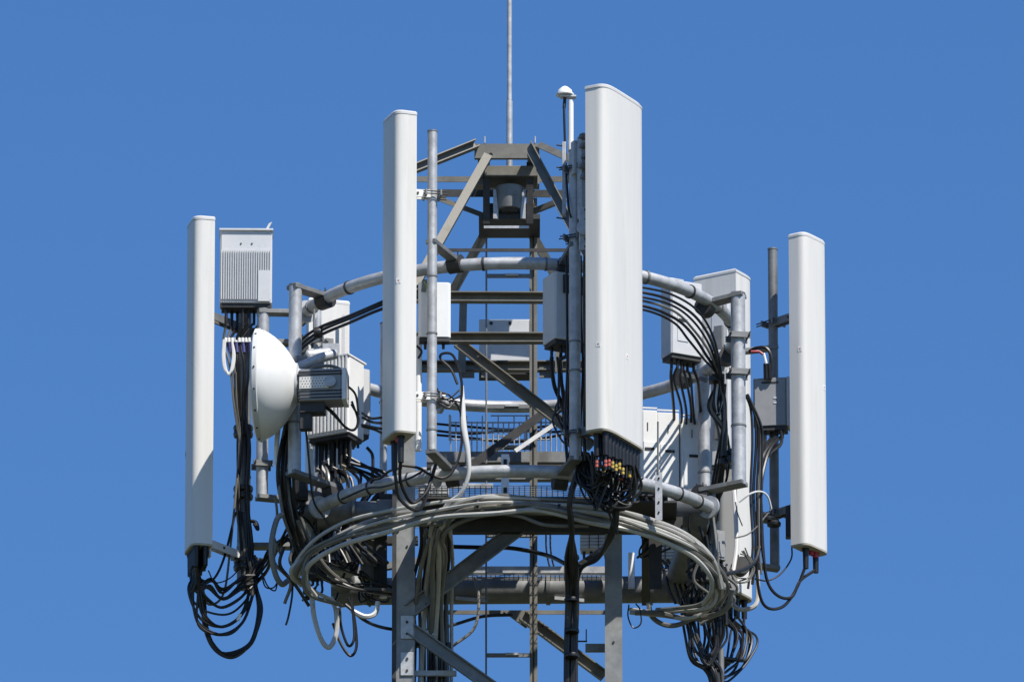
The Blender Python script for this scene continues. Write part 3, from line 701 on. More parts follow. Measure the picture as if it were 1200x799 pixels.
# --- under the leftmost antenna
G = 'cables drooping from the leftmost panel antenna'
for i, e in enumerate(E1):
    low = random.choice([692, 700, 712, 722, 734, 742]); x = 226 + i*1.5
    cable([e + ZA*U(4), (222 + i*0.9, 690, -85), (236 + (720-low)*0.25 + i*0.4, low-12, -80), (262, low, -70), (286, low-16, -60), (298 + random.uniform(-3, 5), 684 - i, -50), (297+i, 655, -45)], random.uniform(1.3, 1.9), BLACK,
          'black cable drooping in a loop from the leftmost panel antenna to its pole', G, jit=2.5)
for i in range(3):
    cable([E1[-1-i] + ZA*U(5), (238, 700, -70), (240+i, 735, -65), (252+i, 760, -60), (272, 770-i*2, -55), (294, 752, -50), (304+i, 718, -48), (300, 686, -46), (289, 650, -44), (284+i*2, 600, -44)], 2.1, BLACK,
          'black cable in the deepest loop hanging below the leftmost panel antenna', 'deepest cable loop below the leftmost antenna', jit=1.5)
cable([(278, 560, -48), (270, 640, -50), (262, 695, -55), (245, 708, -60), (236, 690, -70), (233, 668, -80)], 1.4, GREYC2, 'thin dark grey cable curling from the left pole under the leftmost antenna', jit=0)
cable([(276, 600, -48), (262, 655, -55), (248, 680, -60), (232, 676, -75), (230, 662, -82)], 1.5, BLACK, 'thin black cable swinging from the left pole to the foot of the leftmost antenna')
cable([(244, 668, -85), (252, 682, -80), (268, 678, -65), (282, 665, -50)], 0.8, BLACK, 'hair thin black wire bridging the leftmost antenna foot and its pole')
solo('cable_tag', MB().box(P(280, 723, -68), frame(20)[0], frame(20)[1], (ZA+XA*0.3).normalized(), U(1.8), U(1.8), U(4)), WHITE, 'small white tag on a cable loop at lower left', 'tag')
# --- along the left pole
G = 'cables running down the pole beside the leftmost antenna'
for i, e in enumerate(UE1):
    x = 277 + random.uniform(0, 15)
    cable([e + ZA*U(3), (264 + i*4, 402, -62), (270 + i*3, 430, -60), (278 + i*1.4, 480, -50), (x, 520, -44), (x - 2, 580, -44), (x + 3, 640, -42), (x + 4, 690, -40)], random.uniform(1.4, 2.1), random.choice([BLACK, BLACK, BLACK, GREYC2]),
          'dark cable running from the topmost left unit down its pole', G, jit=2, jd=3)
    MB_ = MB().cyl(P(264 + i*4, 396, -63), P(264.5 + i*4, 401, -63), U(1.9), n=8); 
    solo('cable_clip', MB_, WHITE, 'tiny white clip on a cable below the topmost left unit', 'clip', 'white clips on cables below the topmost left unit')
    if i % 2: solo('cable_sleeve', MB().cyl(P(265 + i*4, 402, -63), P(266 + i*4, 413, -63), U(1.8), n=8), BLUET, 'violet blue sleeve on a cable below the topmost left unit', 'sleeve', 'blue sleeves on cables below the topmost left unit')
for i in range(3):
    cable([(262+i, 398, -66), (261+i, 418, -67), (263+i, 432, -67), (268, 437+i, -67), (273-i, 432, -67), (275-i, 416, -66), (272, 400, -65)], 1.3, WCAB, 'pale cable coiled into a small loop below the topmost left unit', 'pale coiled loops left of the dish')
for i in range(3):
    cable([(270+i*3, 436, -64), (272+i*3, 470, -58), (279+i, 500, -50), (282, 520, -46)], 0.9, GREYC2, 'thin wire between the pale coil and the left pole', 'thin wires left of the dish', jit=1.5)
for yy, k in ((505, 0), (512, 1), (576, 2), (585, 3), (660, 4), (668, 5)):
    t_ = MB().lathe(P(285, yy, -34), ZA, [(0, U(11)), (U(3), U(12)), (U(6), U(11))], 12)
    solo('cable_tie', t_, BLACK, 'black tie band strapping cables to the cable wrapped left pole', 'tie', 'tie bands on the cable wrapped left pole')
solo('cable_tail', MB().tube(catmull(pts([(292, 610, -38), (300, 612, -40), (302, 620, -42), (298, 613, -42)])), U(2.2), 6), BLACK, 'short loose black tie end sticking out of the left pole', 'tie')
# --- from the left pole to the lower ring
G = 'cables slanting from the left pole up to the lower ring'
for i in range(8):
    cable([(296 + i*1.5, 690 - i*4, -40), (310 + i, 672 - i*4, -60), (325 + i*1.5, 642 - i*2, -90), (342 + i, 606 + i*6, -115), (352+i, 590+i*6, -125)], random.uniform(1.4, 1.8), BLACK, 'black cable slanting from the left pole up to the lower ring', G, jit=2.5)
cable([(332, 602, -150), (324, 610, -150), (318, 640, -150), (322, 670, -145), (330, 684, -140), (338, 680, -135)], 3.4, GREYC2, 'thick grey cable hooking down beside the slanting black cables at left')
for i in range(2):
    cable([(305, 668, -60), (312, 686, -60), (322, 693-i*3, -60), (326, 680, -60)], 0.9, BLACK, 'thin black wire curl under the left pole', 'thin wire curls under the left pole', jit=2)
cable([(343, 680, -100), (342, 700, -100), (338, 722, -100), (335, 732, -100)], 1.3, BLACK, 'single black cable end dangling free at lower left')
cable([(346, 682, -100), (352, 695, -100), (362, 702, -95)], 1.1, BLACK, 'short black wire beside the dangling cable end at lower left')
# left descending bunch near ring, x 320-350
G = 'cables falling past the foot of the dish pole'
for i in range(8):
    x = 322 + i*2.2
    cable([(340 + i*2, 470 + i*3, -150), (x+6, 520, -155), (x + 4, 560, -150), (x + 8, 600, -140), (x + 22, 640, -120), (x+36, 670, -110)], random.uniform(1.6, 2.5), BLACK if i % 4 else GREYC2, 'dark cable falling past the foot of the dish pole', G, jit=3, jd=6)
cable([(330, 478, -150), (325, 510, -150), (324, 540, -150), (330, 552, -150), (338, 545, -150)], 3.0, WHITE, 'white cable segment hanging under the dish', smooth=6)
for i in range(3):
    cable([(395, 480, -190), (412, 492, -188), (420 , 486, -185), (416, 462, -185), (405, 450 , -190)][i:] if i == 2 else [(350+i*20, 470, -190), (385, 478+i*2, -190), (404, 500, -180), (416, 503, -180), (420, 490, -180), (412, 470+i*3, -185)], 1.4, BLACK, 'black cable looping beneath the dish radio', 'cable loops beneath the dish radio', jit=1)
cable([(352, 470, -185), (358, 500, -180), (362, 540, -175), (366, 580, -165), (375, 600, -150), (400, 625, -140), (440, 628, -130), (470, 615, -125)], 1.3, BLACK, 'black cable dropping from the dish radio and looping under the big pipe')
# under unit 2
G = 'cables under the finned unit behind the dish'
for i, e in enumerate(UE2):
    cable([e + ZA*U(4), (370 + i*5, 560, -70), (372 + i*4, 590, -80), (365 + i*3, 625, -90), (352 + i*6, 660, -90)], random.uniform(1.5, 2.2), random.choice([BLACK, BLACK, GREYC2]), 'dark cable dropping from the finned unit behind the dish', G, jit=4, jd=10)
for i, mm in enumerate((RED, None, WCAB, None, REDT, None, YEL)):
    if mm: MB().cyl(UE2[i*2] + ZA*U(8), UE2[i*2] - ZA*U(1), U(2.2), n=8).build('colour_band', mm, u2)
cable([(430, 524, 60), (436, 532, 60), (437, 545, 60), (436, 562, 60)], 2.0, BLACK, 'short black cable tail above the lower ring, left of the front antenna')
# two black cables across, left of front-left antenna
for i, (y0, y1) in enumerate(((355, 392), (358, 398), (363, 403))):
    cable([(500, y0-24+i*3, -250), (445, y0, -225), (410, y0+15, -190), (375, (y0+y1)/2+10, -155), (352, y1+8, -130), (346, y1+30, -120)], 1.9, BLACK, 'black cable following the upper ring between dish pole and left front antenna', 'black cables under the upper ring at left')
solo('cable_clamp', MB().lathe(P(368, 390, -152), XA, [(0, U(6.5)), (U(6), U(7)), (U(10), U(6))], 12), BLACK, 'round black clamp gathering the cables under the upper ring at left', 'clamp')
solo('hanger_rod', MB().tube(pts([(368, 362, -152), (368, 388, -152)]), U(1.5), 6), GALVD, 'short rod hanging the round cable clamp from the upper ring at left', 'rod')
for k, an in enumerate((-66, -48, -33, -8, 8, 27, 36, 52, 66, 78)):
    a_ = math.radians(an); tdir = Vector((math.cos(a_), math.sin(a_), 0)); q = Vector((CX.x + U(258)*math.sin(a_), -U(258)*math.cos(a_), CX.z))
    MB().cyl(q - tdir*U(1.3), q + tdir*U(1.3), U(8.3), n=18).build('band', DARKST if k % 2 else GALVD, R1)
for k, an in enumerate((-50, -40, -28, 24, 33, 47, 55)):
    a_ = math.radians(an); tdir = Vector((math.cos(a_), math.sin(a_), 0)); q = Vector((CX.x + U(258)*math.sin(a_), -U(258)*math.cos(a_), RC2.z))
    MB().cyl(q - tdir*U(1), q + tdir*U(1), U(8.6), n=18).build('band', DARKST, R2)
# wires between the ring and left antenna
for yy in (488, 494, 501, 504):
    cable([(424, yy - 4, -120), (436, yy, -130), (452, yy+3, -150), (480, yy + 2, -160)], 1.6, BLACK, 'short black cable showing left of the left front antenna', 'short cables behind the left front antenna', jit=2)
# --- left front antenna
for i, e in enumerate(E2):
    cable([e + ZA*U(5), (463 + i*5, 560, -310), (468 + i*6, 582 - i*5, -300), (484, 598 - i*10, -290), (497, 590 - i*12, -285), (506, 560, -280), (512, 540, -270)], 2.0, BLACK, 'black cable looping from the foot of the left front antenna', 'cable loops at the foot of the left front antenna', jit=1)
cable([(470, 545, -300), (490, 548, -290), (504, 556, -285), (520, 560, -280), (533, 548, -275), (541, 520, -270), (540, 480, -270), (541, 448, -270), (532, 418, -268), (520, 414, -268), (516, 420, -268), (528, 432, -268), (536, 450, -268)], 1.6, BLACK, 'black cable rising from the left front antenna into a loop above the white feeder')
cable([(470, 548, -300), (456, 552, -250), (446, 560, -230), (438, 562, -215), (434, 566, -212)], 1.6, BLACK, 'black cable arching left from the foot of the left front antenna to the ring')
cable([(495, 552, -290), (480, 560, -280), (450, 570, -240), (430, 572, -215), (400, 585, -180)], 1.3, BLACK, 'black cable lying along the lower ring at the left')
W1 = [P(541, 452, -268), P(542, 470, -268), P(543, 500, -268), P(548, 530, -266), P(549, 556, -262), P(540, 578, -255), P(525, 590, -245), P(512, 610, -235)]
W1c = catmull(W1); n_ = len(W1c)
solo('feeder_cable', MB().tube(W1c, [U(2.6 + 1.6*math.exp(-((i/n_-0.3)/0.14)**2)) for i in range(n_)], 10), WCAB, 'thick white feeder cable curving down right of the slender left front pole', 'cable')
cable([(490, 420, -280), (494, 412, -282), (488, 405, -282)], 1.4, BLACK, 'tiny black cable arc under the white unit on the left front pole')
cable([(497, 330, -302), (501, 338, -302), (503, 350, -302), (502, 360, -303)], 0.8, GRNY, 'thin green earth wire on the white unit at the left front pole')
for i in range(5):
    cable([(512, 455 + i*4, -300), (520 + i*2, 462 + i*3, -295), (530, 470, -290), (538, 458+i*6, -280)], 1.0, BLACK, 'fine black wire at the lower clamp of the left front antenna', 'fine wires at the left front clamp', jit=4)
# --- big front antenna: dense loops
G = 'cable loops below the big front antenna'
for i, e in enumerate(E3):
    dl = random.uniform(566, 602); xl = 676 + random.uniform(0, 22); x0 = 704 + (i % 10)*5.2
    cable([e + ZA*U(3), (x0, 560, -330 + (i % 10)*4), (x0 - 10 + random.uniform(-8, 6), dl, -318), (xl + 12, dl - random.uniform(4, 16), -308), (xl, 560 + random.uniform(-10, 10), -300), (xl + random.uniform(-2, 8), 536 + random.uniform(-8, 8), -296)], random.uniform(1.2, 1.8), BLACK,
          'black cable looping below the big front antenna', G, jit=3, jd=6)
for i in range(5):
    x = 748 - i*2
    cable([(x, 546, -330), (x + 3 - i, 568, -322), (x - 8, 588 + random.uniform(-6, 6), -315), (x-28, 592 + random.uniform(-5, 4), -310), (x - 50, 570, -305), (x-58, 540, -300)], random.uniform(1.2, 1.7), BLACK, 'black cable looping below the big front antenna', G, jit=4, jd=6)
for i in range(6):
    cable([(686 + i*3, 530, -320), (690 + i*4, 548, -318), (700+i*3, 572, -314), (722 - i, 592, -312), (722, 625, -300)], random.uniform(1.4, 2), random.choice([BLACK, BLACK, BLACK]), 'black cable looping below the big front antenna', G, jit=4)
for i in range(5):
    cable([(720 + i, 590, -310), (723 - i, 610, -300), (716 - i, 632, -280), (700, 655, -230), (682, 665, -200), (670 + i*1.5, 690, -180), (667 + i*2, 740, -170), (666 + i*2, 830, -165)], 2.2, BLACK, 'black cable falling from the big front antenna into the bundle along the right leg', 'cables joining the black downlead bundle')
for i in range(6):
    x = 663 + i*2.4
    cable([(690 - i*2, 545, -296), (678 - i, 562, -296), (669 - i*0.5, 590, -292), (670, 620, -270), (x, 655, -220), (x+1, 700, -190), (x-1, 760, -180), (x, 830, -178)], 2.4, BLACK, 'black cable in the thick downlead bundle left of the right front leg', 'thick black downlead bundle', jit=1.2, jd=3)
for yy in (655, 672, 705, 741, 770):
    solo('cable_tie', MB().lathe(P(670, yy, -190), ZA, [(0, U(8.5)), (U(2), U(9)), (U(4), U(8.5))], 10), BLACK, 'black band round the thick downlead bundle', 'tie', 'bands round the thick downlead bundle')
cable([(520, 640, -60), (560, 641, -70), (600, 642, -80), (640, 650, -100), (662, 660, -150)], 2.6, BLACK, 'black cable crossing the tower centre to the downlead bundle')
cable([(722, 636, -60), (705, 646, -100), (690, 656, -140), (672, 668, -180)], 5.0, BLACK, 'thick black cable joining the downlead bundle from the right')
for x in (640, 645): cable([(x, 618, 20), (x, 640, 20), (x+2, 655, 20), (x+4, 663, 20)], 1.1, BLACK, 'loose thin wire hanging under the platform', 'loose wires under the platform')
# pole P5 companions
for x in (664, 681, 685, 687):
    cable([(x, 300, -300), (x-1, 360, -300), (x+1, 430, -302), (x-1, 500, -304), (x, 540, -306)], 1.5, BLACK if x != 685 else GREYC2, 'dark cable running down the pole behind the big front antenna', 'cables on the pole behind the big front antenna', jit=1.5)
for i, e in enumerate(UE4):
    cable([e + ZA*U(3), (650 + i*4, 425, -250), (652 + i*5, 455, -240), (658+i*4, 480 + i*4, -230), (668 + i*2, 510, -250), (676, 540, -280)], random.uniform(1.8, 2.5), BLACK, 'black cable dropping from the grey unit inside the tower', 'cables below the grey unit inside the tower', jit=4, jd=8)
cable([(653, 418, -255), (655, 440, -250), (654, 480, -250)], 1.6, BLACK, 'single thin cable hanging straight from the grey unit inside the tower')
for i in range(7):
    cable([(655 + i*3, 470+i*4, -200), (650 + i*3, 490, -195), (660 + i*2, 510, -200), (668, 528 - i*3, -210), (664, 545, -220)], 1.2, BLACK, 'fine black wire tangled at the end of the long brace', 'wire tangle at the end of the long brace', jit=6, jd=8)
# --- thick grey bundle sweeping round the front of the lower ring
G = 'grey cables sweeping round the front of the tower'
bun = []
for i in range(10):
    o = i - 4.5; dd = random.uniform(-14, 14); y0 = random.choice([-1, 1])*random.uniform(0, 3)
    yy = o*2.6 + y0
    right = [(575, 590 + yy*1.0, -262+dd), (630, 592 + yy*0.9 + random.uniform(-3, 3), -266), (690, 600 + yy*0.9, -264), (745, 613 + yy*0.8, -250), (800, 634 + yy*0.8, -220), (836 - abs(o), 660 + yy*0.8, -190), (850 - i*1.5, 688, -165), (842 - i*2.2, 710, -140), (812 - i*2, 722 - i*1.0, -110), (770, 722 - i*1.0, -80), (738, 718 - i*1, -60)]
    end = [8, 11, 7, 8, 9, 11, 8, 7, 10, 8][i]
    if i % 2 == 0:
        cable([(486 + i*4, 830, -88), (486 + i*4, 760, -90), (490 + i*3.6, 700, -120), (496 + i*3.0, 655, -180), (508 + i*1.5 + random.uniform(-4, 4), 622 + yy*0.8, -225), (536, 601 + yy*1.0, -250)] + right[:end],
              random.uniform(2.2, 3.1), GREYC2 if i % 4 == 0 else GREYC, 'thick grey cable rising inside the left front leg, then sweeping round the tower front', G, jit=3.4, jd=7)  # darker jacket puts the shade on this descending run into the colour
    else:
        cable([(430 + i*3, 712 - i, -80), (385 + i*2, 702 + i, -115), (352 + i*2, 686 + i*1.5, -150), (343 + i*1.5, 668 + i*1.5, -170), (364, 646 + yy, -190), (404, 624 + yy, -215), (455, 608 + yy, -235), (515, 597 + yy, -250)][random.choice([3, 3, 2, 1]):] + right[:end],
              random.uniform(1.9, 2.9), GREYC if i % 4 == 1 else GREYC2, 'thick grey cable sweeping all the way round the front of the lower ring', 'grey cables sweeping from the left round to the right of the lower ring', jit=3.4, jd=7)
for k, (px, py, dd, an) in enumerate(((560, 590, -263, 0), (655, 595, -266, 0), (790, 632, -226, 20))):
    q = P(px, py, dd); tx = Vector((math.cos(math.radians(an)), math.sin(math.radians(an)), -0.1)).normalized()
    solo('cable_tie', MB().lathe(q - tx*U(1.4), tx, [(0, U(5.2)), (U(2.8), U(5.2))], 12), BLACK, ['black tie round two grey cables left of the front pole foot', 'black tie round two grey cables beside the downlead bundle', 'black tie round two grey cables at the right bend'][k], 'tie')
cable([(510, 640, -215), (522, 612, -235), (560, 600, -255), (606, 604, -262), (640, 615, -262), (690, 616, -258)], 2.2, GREYC2, 'thinner grey cable dipping below the sweeping bundle', smooth=8)
# left branch of the bundle
for i in range(2):
    cable([(520 - i, 612 + i*2, -232), (480, 610 + i*3, -225), (440, 612 + i*3.4, -215), (400, 626 + i*3.6, -200), (366, 646 + i*3, -185), (344 + i*2, 668 + i*1.5, -170), (352 + i*3, 684 + i, -150), (385 + i*2, 700 + i*1.5, -130), (430, 716 - i, -110)][:random.choice([6, 7, 7, 9])], random.uniform(2.4, 3.6), GREYC2 if i % 2 else GREYC, 'grey cable bending round the left of the lower ring', 'grey cables bending round the lower ring at left', jit=2.5, jd=5)
for i in range(5):
    cable([(350, 600 + i*4, -140), (362, 640 + i*5, -120), (385, 660 + i*6, -100), (420, 680 + i*3, -80), (462, 690+i*2, -60)], random.uniform(1.6, 2.6), random.choice([BLACK, GREYC2]), 'dark cable tangled below the lower ring at left', 'dark tangle below the lower ring at left', jit=6, jd=12)
for i in range(12):
    x = random.uniform(355, 440); y = random.uniform(625, 690)
    cable([(x, y, -60), (x + random.uniform(-15, 15), y + random.uniform(5, 20), -60), (x + random.uniform(-25, 25), y + random.uniform(-10, 25), -70), (x + random.uniform(-30, 30), y + random.uniform(0, 25), -75)], random.uniform(1.0, 2.0), random.choice([BLACK, BLACK, BLACK, GREYC2]), 'short tangled cable end below the lower ring at left', 'short tangled cable ends at lower left')
# hanging loops under lower-left
cable([(366, 700, -120), (368, 722, -120), (376, 748, -120), (386, 758, -118), (394, 742, -116), (394, 716, -114), (388, 700, -112)], 3.0, GREYC, 'thick grey cable loop hanging at lower left')
cable([(398, 712, -110), (400, 735, -110), (408, 756, -108), (415, 748, -106), (414, 720, -104), (412, 700, -104)], 1.7, BLACK, 'inner black cable loop hanging at lower left')
cable([(390, 730, -108), (400, 755, -108), (411, 768, -106), (418, 755, -104), (414, 716, -104), (408, 700, -104)], 1.7, BLACK, 'outer black cable loop hanging at lower left')
cable([(412, 715, -100), (428, 722, -100), (440, 718, -98), (443, 705, -96)], 3.0, WCAB, 'pale cable curling up beside the left front leg')
cable([(405, 708, -90), (430, 728, -95), (460, 737, -105), (500, 738, 0), (530, 732, 40), (565, 722, 60), (600, 720, 80)], 2.0, BLACK, 'black cable crossing low behind the left front leg')
# feeder cables going down inside the left front leg
G = 'vertical feeder cables inside the left front leg'
for i in range(8):
    x = 492 + i*5.2
    cable([(500 + i*4, 620, -180), (x + 2, 660, -100), (x, 700, -70), (x, 760, -66), (x, 830, -66)], 2.3, GREYC if i % 3 else GREYC2, 'grey feeder cable running down inside the left front leg', G, jit=1.0, jd=3)
for i in range(7):
    x = 484 + i*6
    cable([(492 + i*5, 600, -200), (x + 4 + random.uniform(-6, 6), 640, -150), (x+random.uniform(-3, 3), 690, -100), (x + 2, 740, -90), (x, 830, -88)], random.uniform(1.3, 2.2), random.choice([GREYC2, BLACK, GREYC]), 'thin dark feeder cable running down inside the left front leg', 'thin feeder cables inside the left front leg', jit=1.5, jd=3)
cable([(556, 676, 30), (561, 700, 20), (556, 735, 10), (530, 757, 0)], 1.8, GREYC2, 'grey cable bowing out to the right of the feeder cables')
cr_ = thing('cable_rack', 'clamped rack holding the feeder cables to the left front leg', 'cable rack', P(505, 760, -80))
MB().bar(P(484, 741, -98), P(512, 741, -98), U(6), U(5), 'C').build('rail', GALV, cr_)
bb = MB()
for i in range(8): bb.box(P(489 + i*5.3, 754 + (i % 2)*3, -82), XA, YA, ZA, U(2.6), U(5), U(3.6), U(0.8))
bb.build('clamp', BLACK, cr_, 0.001)
MB().bar(P(482, 788, -98), P(535, 788, -98), U(6), U(5), 'C').build('rail', GALV, cr_)
# --- upper right: cables following the ring
G = 'black cables following the upper ring at right'
for i in range(6):
    o = i*5.0
    cable([(700, 330 + o, -245), (757, 338 + o*1.0, -225), (790, 346 + o*1.3, -195), (818 - i*2, 366 + o*1.3, -165), (836 - i*2, 396 + o, -140), (845 - i, 440, -120), (850, 480, -110), (850 - i*2, 540, -100), (840 - i*2, 600, -60)], random.uniform(1.2, 1.8), BLACK if i != 3 else GREYC2, 'cable following the upper ring at right and dropping beside the wide pole', G, jit=1.2, jd=4)
G = 'cables running down behind the wide right pole'
for i in range(6):
    x = random.uniform(843, 853)
    cable([(x-6, 448, -100), (x - 8 + random.uniform(-8, 6), 480, -98), (x, 510, -96), (x - 3 + random.uniform(-4, 3), 560, -60), (x - 12 + random.uniform(-6, 4), 610, -20), (x-26, 660, 0)], random.uniform(1.3, 2.2), BLACK if i % 3 else GREYC2, 'dark cable running down behind the wide right pole', G, jit=3, jd=6)
for i in range(3):
    cable([(838 + i*3, 450, -105), (837 + i*2, 472, -105), (842, 484 + i, -104), (848 - i, 470, -104), (850, 450, -104)], 1.6, [BLACK, WCAB, BLACK][i], 'small cable loop left of the wide right pole', 'small cable loops left of the wide right pole')
cb_ = MB().box(P(840, 444, -108), XA, YA, ZA, U(9), U(8), U(4), U(1))
solo('cable_block', cb_, BLACK, 'black cable block beside the wide right pole at ring height', 'cable block', bevel=0.003)
cb_ = MB()
for q in ((850, 532), (855, 538), (848, 541), (858, 530)): cb_.box(P(q[0], q[1], -110), frame(30)[0], frame(30)[1], ZA, U(5), U(4), U(3.5), U(1))
solo('cable_block', cb_, BLACK, 'black cable clamps halfway down beside the wide right pole', 'cable block', bevel=0.003)
# right of P7 down to A5 bottom
G = 'black cables hanging between the wide pole and the right unit'
for i, x in enumerate((879, 883, 886, 889, 892)):
    cable([(874 + i*0.6, 462, -60), (x, 480 + i*4, -55), (x + 2, 520, -50), (x + 1, 580, -46), (x + 2, 640, -44), (x + 1 + (i-2)*2, 690 - i*6, -42)], random.uniform(1.2, 2.0), BLACK if i != 3 else GREYC2, 'cable hanging between the wide right pole and the right radio unit', G, jit=1.4)
for i, e in enumerate(UE6):
    cable([e + ZA*U(3), (896 + i*2, 522, 0), (891 + i, 545, -20), (889, 590, -35), (890, 640, -40)], random.uniform(1.4, 2.2), BLACK, 'black cable dropping from the dark grey right unit', 'cables below the dark grey right unit', jit=3)
cable([(916, 505, 20), (915, 520, 10), (902, 532, 0), (894, 545, -10), (892, 580, -20)], 2.0, BLACK, 'black cable swinging left from the dark grey right unit')
cable([(878, 412, 30), (886, 408, 25), (898, 408, 22), (904, 420, 22), (903, 444, 25)], 2.2, BLACK, 'black cable arching over into the top of the dark grey right unit')
solo('cable_sleeve', MB().cyl(P(895, 414, 15), P(898, 426, 15), U(1.6), n=8), WHITE, 'white sleeve on the cable above the dark grey right unit', 'sleeve')
solo('cable_sleeve', MB().tube(pts([(880, 412, 14), (890, 412, 14), (894, 415, 14)]), U(1.6), 8), RED, 'dark red sleeve on the cable above the dark grey right unit', 'sleeve')
for x in (897, 901): solo('connector_boot', MB().cyl(P(x, 426, 20), P(x+1, 444, 24), U(2.6), U(3.2), 8), BLACK, 'black connector boot on top of the dark grey right unit', 'connector', 'connector boots on the dark grey right unit')
# white thin wire curls
cable([(866, 588, -60), (880, 578, -60), (892, 576, -50), (900, 582, -45), (904, 596, -40)], 1.2, WCAB, 'thin white wire arching beside the right pole above its clamp')
cable([(862, 588, -62), (864, 600, -62), (870, 616, -60)], 0.7, BLACK, 'hair thin wire across the right back antenna')
cable([(904, 596, -36), (896, 606, -40), (888, 616, -45), (876, 626, -52), (862, 630, -60)], 0.9, GREYC2, 'fine grey wire sagging across the right back antenna')
for i in range(4):
    cable([(868 + i*2, 648 - i*2, -70), (878 + i, 654 + i*2, -66), (882, 668, -64), (876, 678 + i, -66), (862, 676 + i*2, -70), (856, 666, -74)], 0.9, GREYC2, 'fine wire curl in front of the right back antenna foot', 'fine wire curls at the right back antenna foot', jit=2)
cable([(890, 640, -42), (884, 658, -60), (868, 668, -90), (846, 672, -120), (820, 668, -140)], 2.6, BLACK, 'black cable sweeping left across the right back antenna')
cc = MB()
for q in ((900, 611), (907, 616), (894, 607)): cc.lathe(P(q[0], q[1], 30), ZA, [(0, U(8)), (U(3), U(8.5)), (U(5), U(7))], 12)
solo('cable_coil', cc, BLACK, 'small black coil of cable strapped to the right pole', 'cable coil')
# --- right antenna loops
e = E4
cable([e[0] + ZA*U(4), (933, 690, 10), (918, 710, 0), (900, 712, -10), (890, 695, -20), (886, 650, -30), (887, 600, -36)], 1.9, BLACK, 'outer black cable loop below the rightmost panel antenna')
cable([e[1] + ZA*U(4), (938, 680, 12), (928, 699, 4), (912, 698, -4), (899, 680, -14), (894, 640, -24), (892, 590, -30)], 1.9, BLACK, 'inner black cable loop below the rightmost panel antenna')
cable([(928, 640, 30), (927, 655, 25), (915, 672, 10), (900, 680, 0), (885, 678, -10)], 1.0, BLACK, 'thin black wire from the back of the rightmost antenna')
solo('connector_box', MB().box(P(924, 612, 40), XA, YA, ZA, U(3.4), U(6), U(19), U(1)), BLACK, 'long black connector strip along the back foot of the rightmost antenna', 'connector', bevel=0.003)
# --- right back antenna loops
G = 'cables looping under the right back panel antenna'
for i, e in enumerate(E5):
    x = 856 + i*3.0
    cable([e + ZA*U(3), (x+1, 745, 190), (x - 2 - i*0.4, 768 + i % 4 * 4, 170), (846 + i, 784 + (i % 5)*3, 150), (842, 795, 130), (838 + i*0.6, 830, 120)] if i % 2 else [e + ZA*U(3), (x+1, 742, 190), (x-3, 765 + i, 170), (850 + i*1.2, 780 - i, 150), (836 + i, 765, 130), (828 + i*2, 735, 110), (822 + i*2, 715, 100)], random.uniform(1.3, 1.9), BLACK, 'black cable looping under the right back panel antenna', G, jit=2, jd=6)
G = 'black cables hanging below the lower ring at right'
for i in range(12):
    x = 799 + i*4.6
    cable([(x + 4, 690, -60), (x, 712, -55), (x + 3, 745, -50), (812 + i*2.4, 772, -46), (828 + i*1.6, 790, -44), (838 + i*0.8, 830, -42)], random.uniform(1.4, 2.3), BLACK, 'black cable hanging in the bunch below the lower ring at right', G, jit=3, jd=8)
for i in range(5):
    cable([(803 + i*4, 700, -64), (806 + i, 730, -66), (812 + i*3, 760, -66), (826, 780 - i*4, -64), (838, 760, -62), (838 + i, 720, -60)], 1.7, BLACK, 'black cable loop in front of the hanging bunch at lower right', 'front cable loops at lower right', jit=4)
for i, x in enumerate((806, 814, 822, 832, 842, 850)):
    k_ = MB().cyl(P(x, 700, -68), P(x+1, 722 + (i % 3)*5, -68), U(3.2), U(2.6), 10)
    solo('connector_boot', k_, BLACK, 'black connector boot above the hanging cables at lower right', 'connector', 'connector boots at lower right')
a_, b_ = P(845, 760, -30), P(845, 830, -30)
solo('conduit', MB().tube([a_, b_], U(3.6), 12), GALVD, 'grey conduit running out of the bottom of the picture at lower right', 'conduit')
# grey cables lower right going left
cable([(858, 690, -165), (852, 712, -150), (830, 722, -120), (800, 724, -100), (770, 718, -80), (745, 718, -70)], 3.2, GREYC2, 'thick grey cable returning left below the lower ring at right')
cable([(760, 706, -60), (764, 722, -62), (780, 732, -66), (800, 730, -70), (830, 712, -80)], 3.0, GREYC2, 'short thick grey cable bowing under the coned flange at right')
cable([(737, 708, -100), (736, 722, -100), (742, 735, -100), (751, 730, -100), (750, 714, -100), (745, 707, -100)], 0.9, BLACK, 'tiny black wire ring hanging right of the right front leg')
# shroud-like grey cable thick around A5 foot and inside
cable([(855, 700, 160), (862, 711, 150), (872, 714, 150), (884, 710, 150), (888, 700, 155), (888, 680, 160), (886, 640, 160)], 2.8, GREYC, 'grey cable hugging the foot of the right back antenna')
for i in range(7):
    x = 770 + i*6
    cable([(x, 656, 160), (x+8, 668, 150), (x + 16, 690, 120), (x + 22, 706, 100)], 1.8, BLACK, 'black cable slanting under the ribbed unit at lower right', 'cables under the ribbed unit at lower right', jit=2)
for i in range(12):
    x = random.uniform(795, 850); y = random.uniform(625, 690)
    cable([(x, y, -80), (x + random.uniform(-12, 16), y + random.uniform(5, 20), -90), (x + random.uniform(-20, 20), y + random.uniform(0, 30), -85)], random.uniform(1.0, 2.2), random.choice([BLACK, BLACK, BLACK, GREYC2]), 'short tangled cable end inside the lower ring at right', 'short tangled cable ends at lower right')
cable([(838, 560, -80), (834, 600, -80), (838, 640, -85), (830, 680, -95)], 3.4, GREYC2, 'stout grey cable dropping left of the right back antenna')
cable([(859, 560, 60), (862, 600, 50), (863, 640, 40), (859, 670, 30)], 2.6, WCAB, 'white cable lying on the right back antenna')
